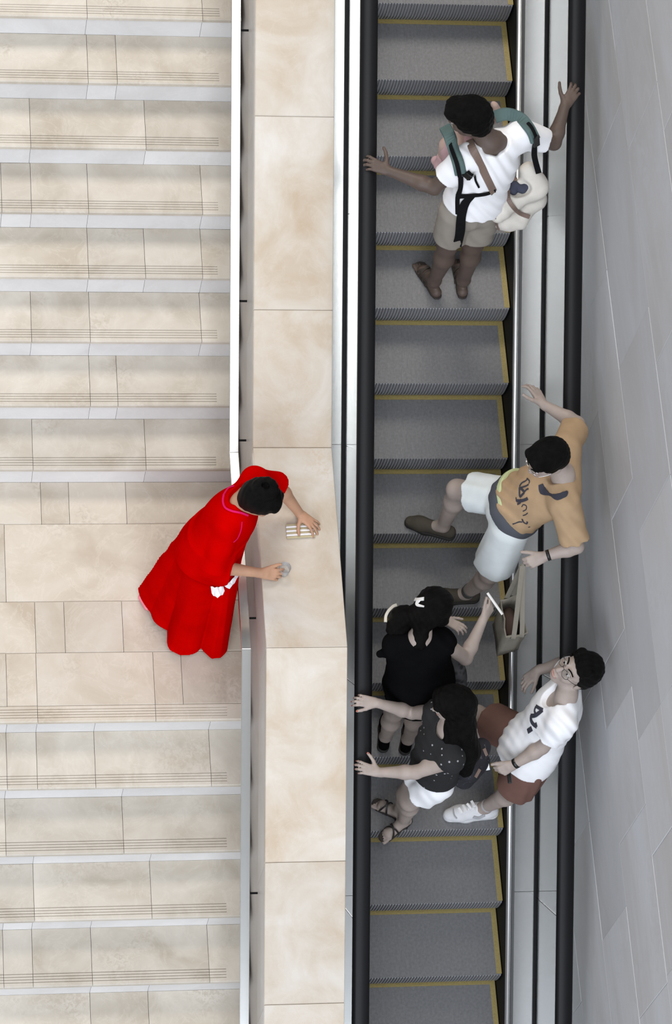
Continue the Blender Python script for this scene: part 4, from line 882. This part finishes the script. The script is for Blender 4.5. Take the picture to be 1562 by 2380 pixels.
for s in 'LR':
    o = shoe('sneaker', PE['ank'+s], PE['toe'+s], ZE, pe, M_SNK, M_WSOLE, 1.22)
    an, toe = PE['ank'+s], PE['toe'+s]; d = toe-an; d[2] = 0; d = nrm(d); sd = np.array((-d[1], d[0], 0)); g_ = np.array((an[0], an[1], ZE))
    for i in range(4):
        c = g_+d*(.055+.024*i)+up3(.116-.011*i); v, fc = tube(spline([c-sd*.026-up3(.010), c+up3(.004), c+sd*.026-up3(.010)], 4), .0042, 6); q = link('shoelace', mesh('shoelace', v, fc, True), o, M_WHITE); q.matrix_parent_inverse = Matrix.Identity(4)
    if s == 'L':
        tS = [bvh_of(o)]
        for pts, w2, m2 in (([(1066, 1878), (1074, 1890)], .016, M_WHITE), ([(1076, 1872), (1085, 1886)], .016, M_WHITE), ([(1086, 1868), (1096, 1881)], .016, M_WHITE), ([(1096, 1862), (1103, 1875)], .018, M_WHITE), ([(1100, 1898), (1112, 1900), (1126, 1894)], .020, mat('grey_mesh', (.38, .38, .40), .8)), ([(1054, 1880), (1056, 1894), (1062, 1902)], .008, mat('grey_mesh'))):
            q = strip('shoelace' if m2 is M_WHITE else 'mesh_panel', pts, tS, w2, m2, pe, .002, .006, z=ZE+.1); q.parent = o; q.matrix_parent_inverse = Matrix.Identity(4)
    dk = nrm(PE['knee'+s]-an); v, fc = tube([an+dk*.0, an+dk*.045], [.041, .043], 20); q = link('sock', mesh('sock', v, fc, True), pe, mat('striped_sock', (.35, .35, .36), .8))
wristband('watch', PE['wrL'], PE['elL'], .012, .0325, .022, M_BUCKLE, pe)
ph = link('phone', bevel(fixn(mesh('phone', [at(1184, 1806, ZE+1.014)+np.array(q) for q in box_v(-.012, .012, -.04, .04, -.006, .006)], BOXF)), .003), None, M_BUCKLE); setp(ph, 'small black phone in the lowered hand of the man in white', 'phone')

# ================================================================ woman in the red dress wiping the parapet
pf = person('woman in a long red dress bending over the marble parapet to wipe it', at(440, 1440, ZF))
hands = [((PF['wrL'], at(722, 1214, ZP+.035)-PF['wrL']+up3(-.0), (.1, .1, 1), (-.3, -1, 0), [(10, 22, 14), (12, 24, 14), (12, 22, 14), (12, 22, 12)]), dict(spread=26, th=(.35, .93, -.3), sc=.95)),
         ((PF['wrR'], at(642, 1336, ZP+.05)-PF['wrR'], (-.1, -.5, .9), (0, 1, 0), [(14, 30, 20), (20, 40, 26), (26, 46, 28), (30, 50, 28)]), dict(spread=10, th=(.85, .5, -.1), sc=.95))]
link('body', body(PF, 'f', 1.0, hands).mesh('body', VB), pf, M_SKIN_R); face_parts(pf, *PF['head'], sc=PF['hs'])
M_RED = cloth('red_silk', (.50, .0004, .0004), rough=.95, amount=.10, scale=6, bump=.05, spec=.0); M_TRIM = cloth('pink_piping', (.65, .01, .12)); M_LACE = cloth('white_lace', (.85, .82, .85))
hip, sh, up, lat, fr, latp, frp, A, Ap, g = PF['_']
S = shirt(PF, loose=.038, sleeve={'L': .98, 'R': .96}, sr=.078, hem=-.05, neckr=.066, seed=51, amp=.0035, ks=.014, ff=(26, 20, 10))
for s in 'R':                                    # wide sleeve mouth on the near arm
    e, w_ = PF['elR'], PF['wrR']; S.cap(e, lerp(e, w_, .26)-up3(.03), .072, .088, k=.04, clip=[(lerp(e, w_, .36), nrm(w_-e))])
    S.cap(e+up3(.01), at(520, 1348, ZF+.90), .07, .055, k=.04)
S.ell(PF['neck']-fr*.05+up*.05, (.085, .06, .08), np.array([lat, fr, up]), k=.006, sub=True)
for s in 'LR': S.cap(PF['hip'+s]+up*.05, PF['knee'+s], .120, .115, k=.08)
# skirt: from the waist down to the surveyed hem on the floor
zh = ZF+.05; hem_px = [(322, 1368), (348, 1425), (386, 1468), (396, 1510), (418, 1526), (440, 1524), (466, 1506), (492, 1534), (512, 1532), (530, 1502), (545, 1440), (556, 1385)]
Hp = np.array([at(x, y, zh)[:2] for x, y in hem_px]); hcn = at(448, 1432, zh)[:2]; ang = np.arctan2(Hp[:, 1]-hcn[1], Hp[:, 0]-hcn[0]); rad = np.hypot(Hp[:, 1]-hcn[1], Hp[:, 0]-hcn[0])
ang = np.concatenate([ang, [.45, .9, 1.5, 2.1, 2.6]]); rad = np.concatenate([rad, [.28, .30, .32, .32, .33]]); oo = np.argsort(ang); ang, rad = ang[oo], rad[oo]; ang = np.concatenate([[ang[-1]-2*PI], ang, [ang[0]+2*PI]]); rad = np.concatenate([[rad[-1]], rad, [rad[0]]])
wst = lerp(hip, sh, .35); zw = wst[2]
def skirt(X, Y, Z):
    t = np.clip((zw-Z)/(zw-zh), 0, 1); cx = wst[0]+(hcn[0]-wst[0])*t; cy = wst[1]+(hcn[1]-wst[1])*t
    th = np.arctan2(Y-cy, X-cx); rr = np.hypot(X-cx, Y-cy); R = np.interp(th, ang, rad).astype(np.float32)
    r = .150+(R-.150)*t**.68+.006*t*np.sin(9*th+3*t)
    return np.maximum(np.maximum((rr-r)*.88, X+1.226+0*Z), np.maximum(Z-zw-.02, zh-Z)).astype(np.float32)
S.fun((hcn[0]-.45, hcn[1]-.45, zh-.01), (max(hcn[0], wst[0])+.4, max(hcn[1], wst[1])+.45, zw+.03), skirt, k=.06)
drs = link('dress', S.mesh('dress', VC), pf, M_RED); tF = [bvh_of(drs)]
strip('piping', [(521, 1150), (519, 1165), (524, 1180), (540, 1188), (560, 1192), (576, 1198)], tF, .012, M_TRIM, pf, .002, .005, z=ZF+1.417)
strip('piping', [(545, 1130), (531, 1136), (521, 1150)], tF, .010, M_TRIM, pf, .002, .005, z=ZF+1.439); strip('piping', [(562, 1212), (560, 1230), (552, 1250), (542, 1260)], tF, .006, M_TRIM, pf, .0015, .003)
def frill(px, z, rows):
    V, F = [], []
    for i, (a, b) in enumerate(px):
        o = (.006 if i % 2 else -.006); V += [at(*a, z)+up3(o), at(*b, z-.04)+up3(-o), at(*b, z-.043)+up3(-o), at(*a, z-.003)+up3(o)]
    for i in range(len(px)-1):
        for k in range(4): F.append((i*4+k, i*4+(k+1) % 4, i*4+4+(k+1) % 4, i*4+4+k))
    F += [(0, 1, 2, 3), tuple(len(V)-4+q for q in (3, 2, 1, 0))]; return fixn(mesh('lace_cuff', V, F))
zl = ZF+.95
link('lace_cuff', frill([((490, 1362), (492, 1380)), ((494, 1364), (496, 1384)), ((499, 1365), (500, 1387)), ((504, 1365), (506, 1389)), ((509, 1364), (512, 1385)), ((514, 1363), (518, 1382)), ((519, 1360), (522, 1374))], zl, 1), pf, M_LACE)
link('lace_cuff', frill([((522, 1361), (526, 1367)), ((528, 1357), (534, 1368)), ((534, 1352), (540, 1361)), ((540, 1346), (546, 1354)), ((545, 1340), (550, 1346)), ((548, 1333), (556, 1337)), ((549, 1328), (566, 1334)), ((552, 1326), (566, 1329))], zl+.03, 1), pf, M_LACE)
S = Solid(); l, f, u, P = cap_hair(S, *PF['head'], sc=PF['hs'], th=.020, nape=-.06); bc = at(616, 1136, ZF+1.66); S.ell(bc, (.080, .076, .046), None, k=.008); S.ell(bc+up3(.038), (.022, .022, .018), None, k=.004, sub=True); S.ell(lerp(bc, PF['head'][0], .5), (.10, .095, .07), None, k=.03)
S.disp = strands(.0022, (.3, .3, .9), 120, 8); link('hair', S.mesh('hair', .005), pf, M_HAIR)
for s in 'LR': shoe('shoe', PF['ank'+s], PF['toe'+s], ZF, pf, M_BLK, M_SOLE, .86, True)
S = Solid(); S.cap(at(330, 1388, ZF+.03), at(344, 1410, ZF+.03), .024, .024, k=.01); S.disp = folds(.003, 60, 50, 0, 3); link('petticoat_edge', S.mesh('petticoat_edge', .006), pf, cloth('pink_silk', (.85, .25, .30)))
# cloth and cup on the parapet
cl = empty('cleaning_cloth', tuple(at(698, 1236, ZP))); setp(cl, 'striped cleaning cloth under the hand of the woman in red', 'cloth')
q0, q1, q2, q3 = [at(x, y, ZP+.002) for x, y in ((664, 1220), (730, 1216), (733, 1249), (666, 1253))]
for i in range(7):
    a, b = i/7, (i+1)/7; P4 = [lerp(q0, q3, a+.004), lerp(q1, q2, a+.004), lerp(q1, q2, b-.004), lerp(q0, q3, b-.004)]; t_ = .012 if i % 2 == 0 else .015
    link('cloth_stripe', bevel(fixn(mesh('cloth_stripe', [p for p in P4]+[p+up3(t_) for p in P4], BOXF)), .003), cl, cloth('straw_stripe', (.50, .43, .27)) if i % 2 == 0 else cloth('white_stripe', (.82, .80, .80)))
S = []
ct = at(659, 1331, ZP+.002); prof = [(.0, .001), (.026, .001), (.030, .004), (.036, .075), (.0345, .075), (.0285, .006), (.0, .006)]
V, F = [], []; ns = 24
for r_, z_ in prof:
    for k in range(ns): V.append(ct+np.array((r_*math.cos(2*PI*k/ns), r_*math.sin(2*PI*k/ns), z_)))
for i in range(len(prof)-1):
    for k in range(ns): F.append((i*ns+k, i*ns+(k+1) % ns, (i+1)*ns+(k+1) % ns, (i+1)*ns+k))
cup = link('plastic_cup', fixn(mesh('plastic_cup', V, F, True)), None, mat('clear_plastic', (.93, .95, .97), .08, 0, .5, Transmission_Weight=.85, IOR=1.12)); setp(cup, 'clear plastic cup on the parapet in the fingers of the woman in red', 'cup')
